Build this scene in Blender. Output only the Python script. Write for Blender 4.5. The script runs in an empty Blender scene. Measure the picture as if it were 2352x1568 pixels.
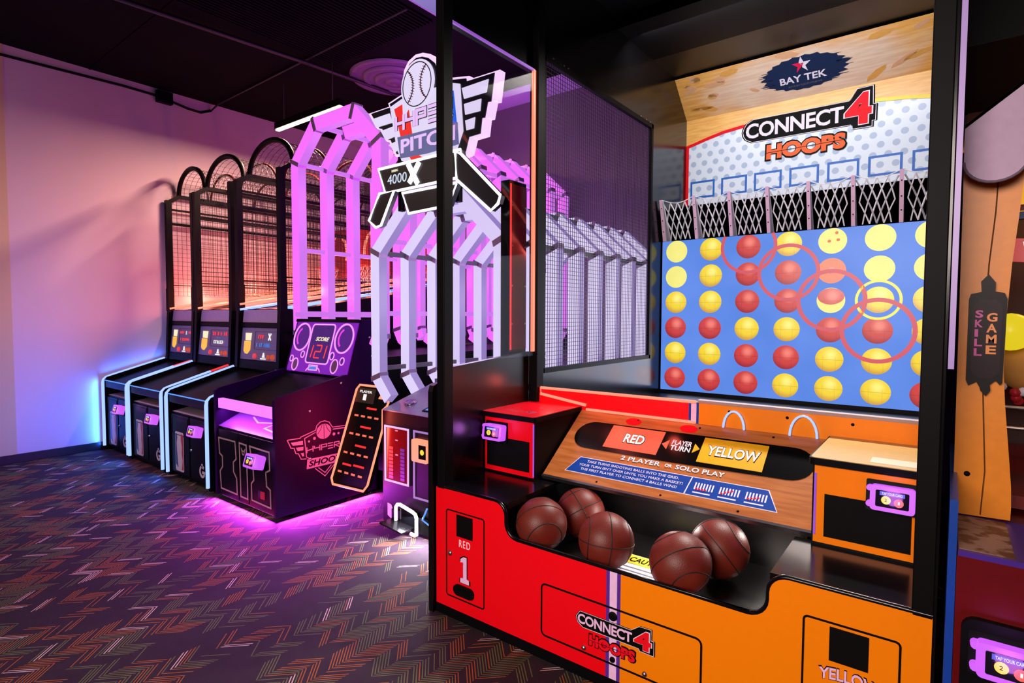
import bpy, math, random
from mathutils import Vector, Matrix

sc = bpy.context.scene
col = sc.collection
random.seed(7)

# ------------------------------------------------------------------ camera
def set_camera():
    yaw, pitch, roll = -0.659846, -0.046720, 0.0033074
    fwd = Vector((math.sin(yaw) * math.cos(pitch), math.cos(yaw) * math.cos(pitch), math.sin(pitch)))
    right = fwd.cross(Vector((0, 0, 1))).normalized()
    up = right.cross(fwd)
    r2 = right * math.cos(roll) + up * math.sin(roll)
    u2 = up * math.cos(roll) - right * math.sin(roll)
    cam = bpy.data.cameras.new('camera')
    cam.sensor_fit = 'HORIZONTAL'
    cam.sensor_width = 36.0
    cam.lens = 36.0 * 1290.2 / 2352.0
    cam.clip_start = 0.02
    ob = bpy.data.objects.new('camera', cam)
    m = Matrix((r2, u2, -fwd)).transposed().to_4x4()
    m.translation = Vector((0, 0, 1.45))
    ob.matrix_world = m
    col.objects.link(ob)
    sc.camera = ob
set_camera()

# ------------------------------------------------------------------ colour management, world
sc.view_settings.view_transform = 'Standard'
sc.view_settings.look = 'None'
sc.view_settings.exposure = 0.0
sc.view_settings.gamma = 1.0
sc.view_settings.use_curve_mapping = False
sc.cycles.max_bounces = 7
sc.cycles.diffuse_bounces = 3
sc.cycles.glossy_bounces = 3
sc.cycles.transparent_max_bounces = 12
sc.cycles.caustics_reflective = False
sc.cycles.caustics_refractive = False
sc.cycles.sample_clamp_indirect = 4.0

def S(r, g, b):
    f = lambda c: c / 12.92 if c <= 0.04045 else ((c + 0.055) / 1.055) ** 2.4
    return (f(r / 255), f(g / 255), f(b / 255))

w = bpy.data.worlds.new('dim_room')
sc.world = w
w.use_nodes = True
w.node_tree.nodes['Background'].inputs[0].default_value = (0.42, 0.2, 0.6, 1)
w.node_tree.nodes['Background'].inputs[1].default_value = 0.006

def lamp(name, kind, loc, color, power, size=0.1, size_y=None, aim=None, parent=None, spread=None):
    d = bpy.data.lights.new(name, kind)
    d.color = color
    d.energy = power
    if kind == 'AREA':
        d.shape = 'RECTANGLE'
        d.size = size
        d.size_y = size_y or size
        if spread:
            d.spread = spread
    else:
        d.shadow_soft_size = size
    o = bpy.data.objects.new(name, d)
    o.location = loc
    if aim is not None:
        o.rotation_euler = (Vector(aim) - Vector(loc)).to_track_quat('-Z', 'Y').to_euler()
    col.objects.link(o)
    if parent is not None:
        o.parent = parent
        o.location = Vector(loc) - Vector(ORG[parent.name])
    return o

# unseen fill lights added to the hall, in the raised bay and over the aisle
lamp('recess_fill', 'AREA', (-1.4, 1.0, 4.5), (1.0, 0.8, 0.76), 9, 2.6, 3.2, (-1.4, 1.0, 0))  # added ambient fill for the whole room, no panel hangs there
lamp('bay_side_fill', 'AREA', (-2.9, 2.9, 4.45), (0.62, 0.55, 1.0), 7, 0.5, 0.5, (-3.5, 3.5, 4.1))  # added only to brighten the lavender sides of the bay
lamp('aisle_front_fill', 'AREA', (-0.9, -2.8, 2.5), (1.0, 0.84, 0.76), 84, 2.6, 1.4, (-1.0, 2.2, 0.5), None, 1.75)  # added fill on the machine fronts, no fixture behind it
lamp('console_fill', 'AREA', (-5.4, 0.2, 3.9), (0.9, 0.55, 0.9), 15, 1.2, 0.6, (-5.7, 2.3, 0.9), None, 1.3)  # added fill for the consoles of the netted machines
lamp('entrance_light', 'AREA', (-6.2, -1.2, 3.6), (1.0, 0.78, 0.55), 12, 1.0, 1.0, (-7.3, 0.6, 1.4))

# ------------------------------------------------------------------ materials
MATS = {}
def nodes_of(m):
    m.use_nodes = True
    nt = m.node_tree
    return nt, nt.nodes, nt.links

def mat(name, c, rough=0.5, metal=0.0, spec=0.5, coat=0.0, var=0.12, scale=40.0, bump=0.0):
    """painted / plastic / metal surface with a faint procedural unevenness"""
    if name in MATS:
        return MATS[name]
    m = bpy.data.materials.new(name)
    nt, N, Lk = nodes_of(m)
    b = N['Principled BSDF']
    b.inputs['Roughness'].default_value = rough
    b.inputs['Metallic'].default_value = metal
    b.inputs['Specular IOR Level'].default_value = spec
    b.inputs['Coat Weight'].default_value = coat
    tc = N.new('ShaderNodeTexCoord')
    nz = N.new('ShaderNodeTexNoise')
    nz.inputs['Scale'].default_value = scale
    nz.inputs['Detail'].default_value = 3
    Lk.new(tc.outputs['Object'], nz.inputs['Vector'])
    mx = N.new('ShaderNodeMix')
    mx.data_type = 'RGBA'
    mx.inputs[6].default_value = tuple(x * (1 - var) for x in c) + (1,)
    mx.inputs[7].default_value = tuple(min(1, x * (1 + var)) for x in c) + (1,)
    Lk.new(nz.outputs['Fac'], mx.inputs[0])
    Lk.new(mx.outputs[2], b.inputs['Base Color'])
    if bump:
        bp = N.new('ShaderNodeBump')
        bp.inputs['Strength'].default_value = bump
        bp.inputs['Distance'].default_value = 0.002
        Lk.new(nz.outputs['Fac'], bp.inputs['Height'])
        Lk.new(bp.outputs['Normal'], b.inputs['Normal'])
    MATS[name] = m
    return m

def glow(name, c, k=1.0, var=0.06, scale=6.0):
    """something that gives off light: LED tube, screen, backlit sign"""
    if name in MATS:
        return MATS[name]
    m = bpy.data.materials.new(name)
    nt, N, Lk = nodes_of(m)
    b = N['Principled BSDF']
    b.inputs['Base Color'].default_value = (0.02, 0.02, 0.02, 1)
    b.inputs['Roughness'].default_value = 0.35
    tc = N.new('ShaderNodeTexCoord')
    nz = N.new('ShaderNodeTexNoise')
    nz.inputs['Scale'].default_value = scale
    Lk.new(tc.outputs['Object'], nz.inputs['Vector'])
    mx = N.new('ShaderNodeMix')
    mx.data_type = 'RGBA'
    mx.inputs[6].default_value = tuple(x * (1 - var) for x in c) + (1,)
    mx.inputs[7].default_value = tuple(x * (1 + var) for x in c) + (1,)
    Lk.new(nz.outputs['Fac'], mx.inputs[0])
    Lk.new(mx.outputs[2], b.inputs['Emission Color'])
    b.inputs['Emission Strength'].default_value = k
    MATS[name] = m
    return m

class Nt:
    """tiny helper to write node maths"""
    def __init__(s, m):
        s.nt, s.N, s.L = nodes_of(m)
        s.b = s.N['Principled BSDF']
    def new(s, t, **kw):
        n = s.N.new(t)
        for k, v in kw.items():
            setattr(n, k, v)
        return n
    def put(s, inp, v):
        if isinstance(v, bpy.types.NodeSocket):
            s.L.new(v, inp)
        elif isinstance(v, tuple):
            inp.default_value = v if len(v) == len(inp.default_value) else v + (1,)
        else:
            inp.default_value = v
    def m(s, op, a, b=0.0, c=None):
        n = s.new('ShaderNodeMath', operation=op)
        s.put(n.inputs[0], a)
        s.put(n.inputs[1], b)
        if c is not None:
            s.put(n.inputs[2], c)
        return n.outputs[0]
    def xyz(s, kind='Object'):
        t = s.new('ShaderNodeTexCoord')
        x = s.new('ShaderNodeSeparateXYZ')
        s.L.new(t.outputs[kind], x.inputs[0])
        return x.outputs[0], x.outputs[1], x.outputs[2], t.outputs[kind]
    def comb(s, a, b, c=0.0):
        n = s.new('ShaderNodeCombineXYZ')
        for i, v in enumerate((a, b, c)):
            s.put(n.inputs[i], v)
        return n.outputs[0]
    def noise(s, v, scale, detail=2.0):
        n = s.new('ShaderNodeTexNoise')
        s.L.new(v, n.inputs['Vector'])
        n.inputs['Scale'].default_value = scale
        n.inputs['Detail'].default_value = detail
        return n.outputs['Fac']
    def white(s, v):
        n = s.new('ShaderNodeTexWhiteNoise')
        s.L.new(v, n.inputs['Vector'])
        return n.outputs['Value']
    def mix(s, f, a, b):
        n = s.new('ShaderNodeMix', data_type='RGBA')
        s.put(n.inputs[0], f)
        s.put(n.inputs[6], a)
        s.put(n.inputs[7], b)
        return n.outputs[2]
    def ramp(s, v, lo, hi):
        n = s.new('ShaderNodeMapRange', interpolation_type='SMOOTHSTEP')
        s.put(n.inputs[0], v)
        n.inputs[1].default_value = lo
        n.inputs[2].default_value = hi
        return n.outputs[0]
    def bump(s, h, strength=0.3, dist=0.003):
        n = s.new('ShaderNodeBump')
        n.inputs['Strength'].default_value = strength
        n.inputs['Distance'].default_value = dist
        s.L.new(h, n.inputs['Height'])
        s.L.new(n.outputs[0], s.b.inputs['Normal'])

def carpet_mat():
    m = bpy.data.materials.new('zigzag_carpet')
    t = Nt(m)
    x, y, z, v = t.xyz()
    wv = t.m('ADD', y, t.m('PINGPONG', x, 0.085))
    rows = t.m('DIVIDE', wv, 0.0165)
    row = t.m('FLOOR', rows)
    fr = t.m('FRACT', rows)
    seg = t.m('FLOOR', t.m('DIVIDE', x, 0.085))
    stripe = t.m('MULTIPLY', t.ramp(fr, 0.04, 0.14), t.m('SUBTRACT', 1.0, t.ramp(fr, 0.38, 0.48)))
    fx = t.m('FRACT', t.m('DIVIDE', x, 0.085))
    stripe = t.m('MULTIPLY', stripe, t.ramp(fx, 0.0, 0.06))
    r1 = t.white(t.comb(row, seg, 1.0))
    r2 = t.white(t.comb(t.m('FLOOR', t.m('DIVIDE', row, 2.0)), seg, 5.0))
    r3 = t.white(t.comb(row, seg, 9.0))
    pc = t.comb(t.m('MULTIPLY', seg, 0.085), t.m('MULTIPLY', row, 0.0165), 0.0)
    p1 = t.noise(pc, 4.2, 1.0)
    p2 = t.noise(t.comb(t.m('ADD', t.m('MULTIPLY', seg, 0.085), 31.7), t.m('MULTIPLY', row, 0.0165), 3.0), 4.6, 1.0)
    orange = t.m('MULTIPLY', t.m('GREATER_THAN', p1, 0.52), t.m('GREATER_THAN', r1, 0.3))
    olive = t.m('MULTIPLY', t.m('GREATER_THAN', p2, 0.55), t.m('GREATER_THAN', r3, 0.3))
    pale = t.m('GREATER_THAN', r2, 0.955)
    base = t.mix(t.noise(v, 9.0, 3.0), S(40, 29, 36), S(54, 40, 48))
    c = t.mix(t.m('MULTIPLY', stripe, orange), base, S(158, 88, 36))
    c = t.mix(t.m('MULTIPLY', stripe, olive), c, S(98, 102, 62))
    c = t.mix(t.m('MULTIPLY', stripe, pale), c, S(214, 176, 176))
    t.L.new(c, t.b.inputs['Base Color'])
    t.b.inputs['Roughness'].default_value = 0.95
    t.b.inputs['Specular IOR Level'].default_value = 0.1
    t.bump(t.noise(v, 420.0, 2.0), 0.5, 0.004)
    return m

def wall_mat(name, c):
    m = bpy.data.materials.new(name)
    t = Nt(m)
    x, y, z, v = t.xyz()
    t.L.new(t.mix(t.noise(v, 1.6, 4.0), tuple(k * 0.95 for k in c), c), t.b.inputs['Base Color'])
    t.b.inputs['Roughness'].default_value = 0.75
    t.bump(t.noise(v, 160.0, 2.0), 0.12, 0.002)
    return m

def wood_mat(name, c0, c1, plank=0.0, rough=0.35, emit=0.0):
    m = bpy.data.materials.new(name)
    t = Nt(m)
    x, y, z, v = t.xyz()
    g = t.noise(t.comb(t.m('MULTIPLY', x, 2.0), t.m('MULTIPLY', y, 18.0), t.m('MULTIPLY', z, 18.0)), 3.0, 4.0)
    c = t.mix(t.ramp(g, 0.3, 0.7), c0, c1)
    t.L.new(c, t.b.inputs['Base Color'])
    t.b.inputs['Roughness'].default_value = rough
    if emit:
        t.L.new(c, t.b.inputs['Emission Color'])
        t.b.inputs['Emission Strength'].default_value = emit
    return m

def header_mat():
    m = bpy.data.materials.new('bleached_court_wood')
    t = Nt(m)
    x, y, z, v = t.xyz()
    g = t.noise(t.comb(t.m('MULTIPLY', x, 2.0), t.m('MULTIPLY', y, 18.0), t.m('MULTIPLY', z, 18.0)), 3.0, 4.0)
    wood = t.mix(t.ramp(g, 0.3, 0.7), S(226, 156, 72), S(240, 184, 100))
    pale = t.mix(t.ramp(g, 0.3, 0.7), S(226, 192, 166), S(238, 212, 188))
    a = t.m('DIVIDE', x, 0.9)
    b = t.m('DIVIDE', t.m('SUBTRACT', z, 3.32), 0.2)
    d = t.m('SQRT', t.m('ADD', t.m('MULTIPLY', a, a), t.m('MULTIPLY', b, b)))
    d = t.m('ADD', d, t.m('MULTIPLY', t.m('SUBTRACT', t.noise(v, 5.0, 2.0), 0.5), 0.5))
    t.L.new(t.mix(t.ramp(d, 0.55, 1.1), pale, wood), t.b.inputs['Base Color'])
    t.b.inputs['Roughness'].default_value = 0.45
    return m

def dotted_mat():
    """white backboard print with rows of soft blue-grey dots"""
    m = bpy.data.materials.new('dotted_backboard_print')
    t = Nt(m)
    x, y, z, v = t.xyz()
    a = t.m('DIVIDE', x, 0.098)
    b = t.m('DIVIDE', z, 0.075)
    a = t.m('ADD', a, t.m('MULTIPLY', t.m('FLOOR', b), 0.5))
    du = t.m('MULTIPLY', t.m('SUBTRACT', t.m('FRACT', a), 0.5), 0.098)
    dv = t.m('MULTIPLY', t.m('SUBTRACT', t.m('FRACT', b), 0.5), 0.075)
    d = t.m('SQRT', t.m('ADD', t.m('MULTIPLY', du, du), t.m('MULTIPLY', dv, dv)))
    dot = t.m('SUBTRACT', 1.0, t.ramp(d, 0.022, 0.027))
    c = t.mix(t.m('MULTIPLY', dot, 0.75), S(222, 232, 246), S(150, 172, 205))
    t.L.new(c, t.b.inputs['Base Color'])
    t.b.inputs['Roughness'].default_value = 0.3
    return m

def ball_image_mat(name, light, base, dark):
    """picture of a ball on the lit game screen"""
    m = bpy.data.materials.new(name)
    t = Nt(m)
    u, q, v, g = t.xyz('Generated')
    du = t.m('SUBTRACT', u, 0.56)
    dv = t.m('SUBTRACT', v, 0.68)
    d = t.m('SQRT', t.m('ADD', t.m('MULTIPLY', du, du), t.m('MULTIPLY', dv, dv)))
    c = t.mix(t.ramp(d, 0.02, 0.34), light, base)
    c = t.mix(t.ramp(d, 0.38, 0.72), c, dark)
    ln = t.m('SUBTRACT', 1.0, t.ramp(t.m('ABSOLUTE', t.m('SUBTRACT', v, 0.48)), 0.006, 0.016))
    uu = t.m('SUBTRACT', u, 0.5)
    l2 = t.m('SUBTRACT', 1.0, t.ramp(t.m('ABSOLUTE', t.m('SUBTRACT', t.m('ABSOLUTE', uu), 0.22)), 0.006, 0.016))
    l2 = t.m('MULTIPLY', l2, t.m('LESS_THAN', v, 0.62))
    c = t.mix(t.m('MULTIPLY', t.m('MAXIMUM', ln, t.m('MULTIPLY', l2, 0.5)), 0.32), c, tuple(k * 0.3 for k in dark))
    t.b.inputs['Base Color'].default_value = (0.01, 0.01, 0.01, 1)
    t.b.inputs['Roughness'].default_value = 0.25
    t.L.new(c, t.b.inputs['Emission Color'])
    t.b.inputs['Emission Strength'].default_value = 1.0
    return m

def leather_mat():
    m = bpy.data.materials.new('basketball_leather')
    t = Nt(m)
    x, y, z, v = t.xyz()
    t.L.new(t.mix(t.noise(v, 14.0, 3.0), S(92, 24, 17), S(118, 40, 26)), t.b.inputs['Base Color'])
    t.b.inputs['Roughness'].default_value = 0.46
    t.b.inputs['Specular IOR Level'].default_value = 0.38
    vo = t.new('ShaderNodeTexVoronoi')
    vo.inputs['Scale'].default_value = 260.0
    t.L.new(v, vo.inputs['Vector'])
    t.bump(vo.outputs['Distance'], 0.25, 0.0015)
    return m

def pane_mat():
    m = bpy.data.materials.new('clear_acrylic')
    nt, N, Lk = nodes_of(m)
    out = N['Material Output']
    tr = N.new('ShaderNodeBsdfTransparent')
    tr.inputs[0].default_value = (0.97, 0.96, 0.98, 1)
    gl = N.new('ShaderNodeBsdfGlossy')
    gl.inputs['Roughness'].default_value = 0.03
    mx = N.new('ShaderNodeMixShader')
    mx.inputs[0].default_value = 0.008
    Lk.new(tr.outputs[0], mx.inputs[1])
    Lk.new(gl.outputs[0], mx.inputs[2])
    Lk.new(mx.outputs[0], out.inputs[0])
    return m

BLK = mat('black_laminate', S(9, 8, 11), 0.42, spec=0.08)
BLKG = mat('gloss_black_laminate', S(9, 8, 10), 0.18, spec=0.35)
BLKM = mat('matt_black_metal', S(7, 6, 8), 0.5, spec=0.1)
GRAYP = mat('grey_plastic', S(96, 88, 104), 0.5)
STEEL = mat('steel', S(180, 178, 184), 0.3, 1.0)
RED = mat('red_laminate', S(240, 4, 22), 0.36, spec=0.3, var=0.03)
YEL = mat('amber_laminate', S(246, 130, 0), 0.36, spec=0.3, var=0.03)
WHITE = mat('white_print', S(235, 225, 240), 0.5, spec=0.12)
LAV = mat('lavender_print', S(236, 190, 232), 0.5, spec=0.12)
BLUE = mat('blue_print', S(20, 64, 158), 0.5, spec=0.12)
PURPLEP = mat('purple_print', S(88, 44, 150), 0.5, spec=0.12)
BLKP = mat('black_print', S(6, 5, 6), 0.6, spec=0.1)
ORANGEP = mat('orange_print', S(245, 104, 58), 0.5, spec=0.12)
REDP = mat('red_print', S(232, 16, 34), 0.5, spec=0.12)
NAVY = mat('navy_print', S(30, 44, 78), 0.5, spec=0.12)
WIRE = mat('black_wire', S(18, 14, 20), 0.5, 0.2)

NEON_BLUE = glow('blue_neon', (0.44, 0.68, 2.2), 1.0)
NEON_BLUE2 = glow('deep_blue_neon', S(70, 140, 255), 1.3)
NEON_RED = glow('red_neon', S(255, 130, 104), 1.5)
NEON_RED2 = glow('deep_red_neon', S(255, 40, 40), 1.2)
NEON_ORANGE = glow('orange_neon', S(255, 140, 105), 1.5)
NEON_WHITE = glow('white_neon', S(255, 250, 255), 1.8)
TUBE_MAG = glow('magenta_tube', S(234, 104, 255), 1.15, 0.04)
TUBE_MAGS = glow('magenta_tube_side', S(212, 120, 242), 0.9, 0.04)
TUBE_WHT = glow('lavender_tube', S(222, 208, 250), 1.0, 0.04)
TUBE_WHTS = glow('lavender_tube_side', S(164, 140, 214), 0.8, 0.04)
READER_P = glow('reader_purple', S(204, 88, 250), 1.1)
READER_B = glow('reader_blue', S(24, 70, 214), 1.0)
READER_Y = glow('reader_yellow', S(250, 222, 12), 1.0)
READER_O = glow('reader_orange', S(250, 92, 44), 1.0)
LED_RED = glow('led_red', S(250, 58, 58), 1.1)
LED_WHITE = glow('led_white', S(250, 244, 240), 1.0)
LED_BLUE = glow('led_blue', S(60, 128, 220), 1.0)
LED_YEL = glow('led_amber', S(252, 186, 60), 1.0)
LED_CREAM = glow('led_cream', S(248, 238, 196), 1.0)
SCREENK = mat('dark_screen', S(10, 10, 14), 0.12, spec=0.6)
PANE = pane_mat()

# ------------------------------------------------------------------ geometry helpers
ORG = {}
class Frame:
    def __init__(s, o, u, v):
        s.o = Vector(o)
        s.u = Vector(u).normalized()
        s.v = Vector(v).normalized()
        s.n = s.u.cross(s.v).normalized()
    def p(s, a, b, c=0.0):
        return s.o + s.u * a + s.v * b + s.n * c
def FY(y, x=0.0, z=0.0):          # upright face looking towards -Y, a = X, b = Z
    return Frame((x, y, z), (1, 0, 0), (0, 0, 1))
def FX(x, y=0.0, z=0.0):          # upright face looking towards +X, a = Y, b = Z
    return Frame((x, y, z), (0, 1, 0), (0, 0, 1))
def FZ(z, x=0.0, y=0.0):          # level face looking up, a = X, b = Y
    return Frame((x, y, z), (1, 0, 0), (0, 1, 0))

def arc(cx, cy, r, a0, a1, n=8, ry=None):
    ry = ry or r
    return [(cx + r * math.cos(math.radians(a0 + (a1 - a0) * i / n)), cy + ry * math.sin(math.radians(a0 + (a1 - a0) * i / n))) for i in range(n + 1)]
def rrect(a0, a1, b0, b1, r, n=4):
    return (arc(a1 - r, b0 + r, r, -90, 0, n) + arc(a1 - r, b1 - r, r, 0, 90, n) +
            arc(a0 + r, b1 - r, r, 90, 180, n) + arc(a0 + r, b0 + r, r, 180, 270, n))
def circ(cx, cy, r, n=24, ry=None):
    return arc(cx, cy, r, 0, 360 - 360 / n, n - 1, ry)

class MB:
    def __init__(s):
        s.v, s.f, s.m, s.s, s.ms = [], [], [], [], []
    def mi(s, m):
        if m not in s.ms:
            s.ms.append(m)
        return s.ms.index(m)
    def add(s, vs, fs, m, smooth=False):
        k = len(s.v)
        i = s.mi(m)
        s.v += [tuple(v) for v in vs]
        for f in fs:
            s.f.append([k + j for j in f])
            s.m.append(i)
            s.s.append(smooth)
        return s
    def box(s, x0, x1, y0, y1, z0, z1, m):
        vs = [(x, y, z) for z in (z0, z1) for y in (y0, y1) for x in (x0, x1)]
        return s.add(vs, [(0, 2, 3, 1), (4, 5, 7, 6), (0, 1, 5, 4), (2, 6, 7, 3), (0, 4, 6, 2), (1, 3, 7, 5)], m)
    def prism(s, F, poly, c0, c1, m, side=None, back=True):
        n = len(poly)
        ar = sum(poly[i][0] * poly[(i + 1) % n][1] - poly[(i + 1) % n][0] * poly[i][1] for i in range(n))
        if ar < 0:
            poly = poly[::-1]
        vs = [F.p(a, b, c0) for a, b in poly] + [F.p(a, b, c1) for a, b in poly]
        s.add(vs, [list(range(n, 2 * n))] + ([list(range(n))[::-1]] if back else []), m)
        k = len(s.v) - 2 * n
        i = s.mi(side or m)
        for j in range(n):
            q = (j + 1) % n
            s.f.append([k + j, k + q, k + n + q, k + n + j])
            s.m.append(i)
            s.s.append(False)
        return s
    def rect(s, F, a0, a1, b0, b1, c0, c1, m):
        return s.prism(F, [(a0, b0), (a1, b0), (a1, b1), (a0, b1)], c0, c1, m)
    def band(s, F, path, wd, c0, c1, m, closed=True):
        """a raised line of width wd along a 2D path, mitred"""
        P = [Vector((a, b)) for a, b in path]
        n = len(P)
        o, i = [], []
        for k in range(n):
            pv = P[k - 1] if (k > 0 or closed) else None
            nx = P[(k + 1) % n] if (k < n - 1 or closed) else None
            d1 = (P[k] - pv).normalized() if pv is not None else None
            d2 = (nx - P[k]).normalized() if nx is not None else None
            if d1 is None: d1 = d2
            if d2 is None: d2 = d1
            t = d1 + d2
            t = t.normalized() if t.length > 1e-6 else d1
            nn = Vector((-t.y, t.x))
            sc_ = 1.0 / max(0.35, nn.dot(Vector((-d1.y, d1.x))))
            o.append(P[k] + nn * wd / 2 * sc_)
            i.append(P[k] - nn * wd / 2 * sc_)
        for k in range(n if closed else n - 1):
            q = (k + 1) % n
            s.prism(F, [tuple(i[k]), tuple(i[q]), tuple(o[q]), tuple(o[k])], c0, c1, m)
        return s
    def tube(s, path, r, m, n=8, closed=False, ry=None, up=None):
        P = [Vector(p) for p in path]
        N = len(P)
        T = []
        for k in range(N):
            a = P[k - 1] if (k > 0 or closed) else P[k]
            b = P[(k + 1) % N] if (k < N - 1 or closed) else P[k]
            T.append((b - a).normalized())
        ref = Vector(up) if up else (Vector((0, 0, 1)) if abs(T[0].z) < 0.9 else Vector((1, 0, 0)))
        U = ref - T[0] * ref.dot(T[0])
        U.normalize()
        vs, fs = [], []
        for k in range(N):
            if k:
                U = U - T[k] * U.dot(T[k])
                U.normalize()
            V = T[k].cross(U)
            for j in range(n):
                a = 2 * math.pi * (j + 0.5) / n
                vs.append(P[k] + U * math.cos(a) * r + V * math.sin(a) * (ry or r))
        for k in range(N if closed else N - 1):
            q = (k + 1) % N
            for j in range(n):
                l = (j + 1) % n
                fs.append((k * n + j, k * n + l, q * n + l, q * n + j))
        s.add(vs, fs, m, n > 5)
        if not closed:
            s.add(vs[:n], [list(range(n))[::-1]], m)
            s.add(vs[-n:], [list(range(n))], m)
        return s
    def wires(s, F, a0, a1, b0, b1, sa, sb, wd, m):
        na = max(1, round((a1 - a0) / sa))
        nb = max(1, round((b1 - b0) / sb))
        h = wd / 2
        for i in range(na + 1):
            a = a0 + (a1 - a0) * i / na
            s.rect(F, a - h, a + h, b0, b1, -h, h, m)
        for i in range(nb + 1):
            b = b0 + (b1 - b0) * i / nb
            s.rect(F, a0, a1, b - h, b + h, -h * 0.9, h * 0.9, m)
        return s
    def lathe(s, F, prof, m, n=24, cx=0.0, cy=0.0, ry=1.0):
        """prof = [(radius, height along n)]"""
        vs, fs = [], []
        for r, h in prof:
            for j in range(n):
                a = 2 * math.pi * j / n
                vs.append(F.p(cx + r * math.cos(a), cy + r * math.sin(a) * ry, h))
        for k in range(len(prof) - 1):
            for j in range(n):
                l = (j + 1) % n
                fs.append((k * n + j, k * n + l, (k + 1) * n + l, (k + 1) * n + j))
        s.add(vs, fs, m, True)
        s.add(vs[:n], [list(range(n))[::-1]], m)
        s.add(vs[-n:], [list(range(n))], m)
        return s
    def text(s, F, txt, a, b, wd, ht, c0, c1, m, bold=0.0, shear=0.0, slope=0.0, space=1.0, lift=None):
        """lettering fitted into the box (a, b, wd, ht) on frame F"""
        cu = bpy.data.curves.new('t', 'FONT')
        cu.body = txt
        cu.size = 1.0
        cu.offset = bold
        cu.shear = shear
        cu.space_character = space
        cu.resolution_u = 3
        cu.extrude = 0.5
        ob = bpy.data.objects.new('t', cu)
        me = bpy.data.meshes.new_from_object(ob)
        co = [v.co.copy() for v in me.vertices]
        fs = [list(p.vertices) for p in me.polygons]
        bpy.data.objects.remove(ob)
        bpy.data.curves.remove(cu)
        bpy.data.meshes.remove(me)
        if not co:
            return s
        x0 = min(v.x for v in co); x1 = max(v.x for v in co)
        y0 = min(v.y for v in co); y1 = max(v.y for v in co)
        vs = []
        for v in co:
            q = (v.x - x0) / (x1 - x0)
            h = (v.y - y0) / (y1 - y0)
            vs.append(F.p(a + q * wd, b + h * ht + q * slope + (lift(q, h) if lift else 0), c0 + (c1 - c0) * (v.z + 0.5)))
        return s.add(vs, fs, m)
    def led(s, F, a, b, wd, ht, n, m, seed=1):
        """unreadable strokes of a far-away dot display"""
        r = random.Random(seed)
        st = wd / n
        for i in range(n):
            if r.random() < 0.12:
                continue
            x = a + i * st
            s.rect(F, x, x + st * 0.35, b, b + ht, 0.001, 0.003, m)
            for q in (0.0, 0.5, 1.0):
                if r.random() < 0.55:
                    s.rect(F, x, x + st * 0.75, b + (ht - ht * 0.18) * q, b + (ht - ht * 0.18) * q + ht * 0.18, 0.001, 0.003, m)
        return s
    def build(s, name, parent=None, label=None, kind=None, loc=None, bevel=0.0):
        o = Vector(ORG[parent.name]) if parent is not None else Vector(loc or (0, 0, 0))
        me = bpy.data.meshes.new(name)
        me.from_pydata([tuple(Vector(v) - o) for v in s.v], [], s.f)
        for m in s.ms:
            me.materials.append(m)
        me.polygons.foreach_set('material_index', s.m)
        me.polygons.foreach_set('use_smooth', s.s)
        me.update()
        ob = bpy.data.objects.new(name, me)
        col.objects.link(ob)
        if parent is not None:
            ob.parent = parent
        else:
            ob.location = o
        ORG[ob.name] = tuple(o)
        if label: ob['label'] = label
        if kind: ob['kind'] = kind
        if bevel:
            b = ob.modifiers.new('bevel', 'BEVEL')
            b.width = bevel
            b.segments = 2
            b.limit_method = 'ANGLE'
        return ob

def thing(name, label, cat, loc, group=None):
    o = bpy.data.objects.new(name, None)
    o.empty_display_size = 0.1
    o.location = loc
    col.objects.link(o)
    o['label'] = label
    o['category'] = cat
    if group: o['group'] = group
    ORG[o.name] = tuple(loc)
    return o
def tag(o, label, cat, group=None):
    o['label'] = label
    o['category'] = cat
    if group: o['group'] = group
    return o
def twin(ob, d, parent=None):
    """copy of a part shifted by d, sharing its mesh"""
    c = ob.copy()
    col.objects.link(c)
    c.parent = parent or ob.parent
    c.location = ob.location + Vector(d)
    ORG[c.name] = tuple(Vector(ORG[ob.name]) + Vector(d))
    return c

# ------------------------------------------------------------------ the hall
ZC = 3.985
XW, YB = -7.12, 5.48
PAINT = wall_mat('pale_wall_paint', S(222, 200, 212))
BEIGE = wall_mat('beige_wall_paint', S(216, 190, 156))
GREYW = wall_mat('grey_back_wall_paint', S(108, 90, 114))
CEIL = mat('black_ceiling_paint', S(8, 6, 9), 0.9, spec=0.1, var=0.3, scale=6)
SOFF = wall_mat('lavender_soffit_paint', S(190, 180, 222))
BASEB = mat('black_vinyl_base', S(14, 13, 15), 0.45)

def structure(ob):
    ob['kind'] = 'structure'
    return ob
structure(MB().add([(-7.6, -3.5, 0), (3.4, -3.5, 0), (3.4, 5.8, 0), (-7.6, 5.8, 0)], [(0, 1, 2, 3)], carpet_mat()).build('floor'))
structure(MB().box(XW - 0.15, XW, 1.325, YB, 0, ZC, PAINT).build('wall_left'))
structure(MB().box(XW - 0.15, XW + 0.006, -3.5, 1.325, 0, ZC, BEIGE).build('wall_entrance'))
structure(MB().box(XW - 0.15, 3.4, YB, YB + 0.15, 0, ZC, GREYW).build('wall_back'))
structure(MB().box(3.3, 3.45, -3.5, YB, 0, ZC, mat('dark_wall_paint', S(30, 24, 34), 0.8)).build('wall_right'))
structure(MB().box(XW, XW + 0.014, -3.5, YB, 0, 0.085, BASEB).build('baseboard_left', bevel=0.003))
structure(MB().box(XW, 3.3, YB - 0.014, YB, 0, 0.085, BASEB).build('baseboard_back', bevel=0.003))
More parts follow.
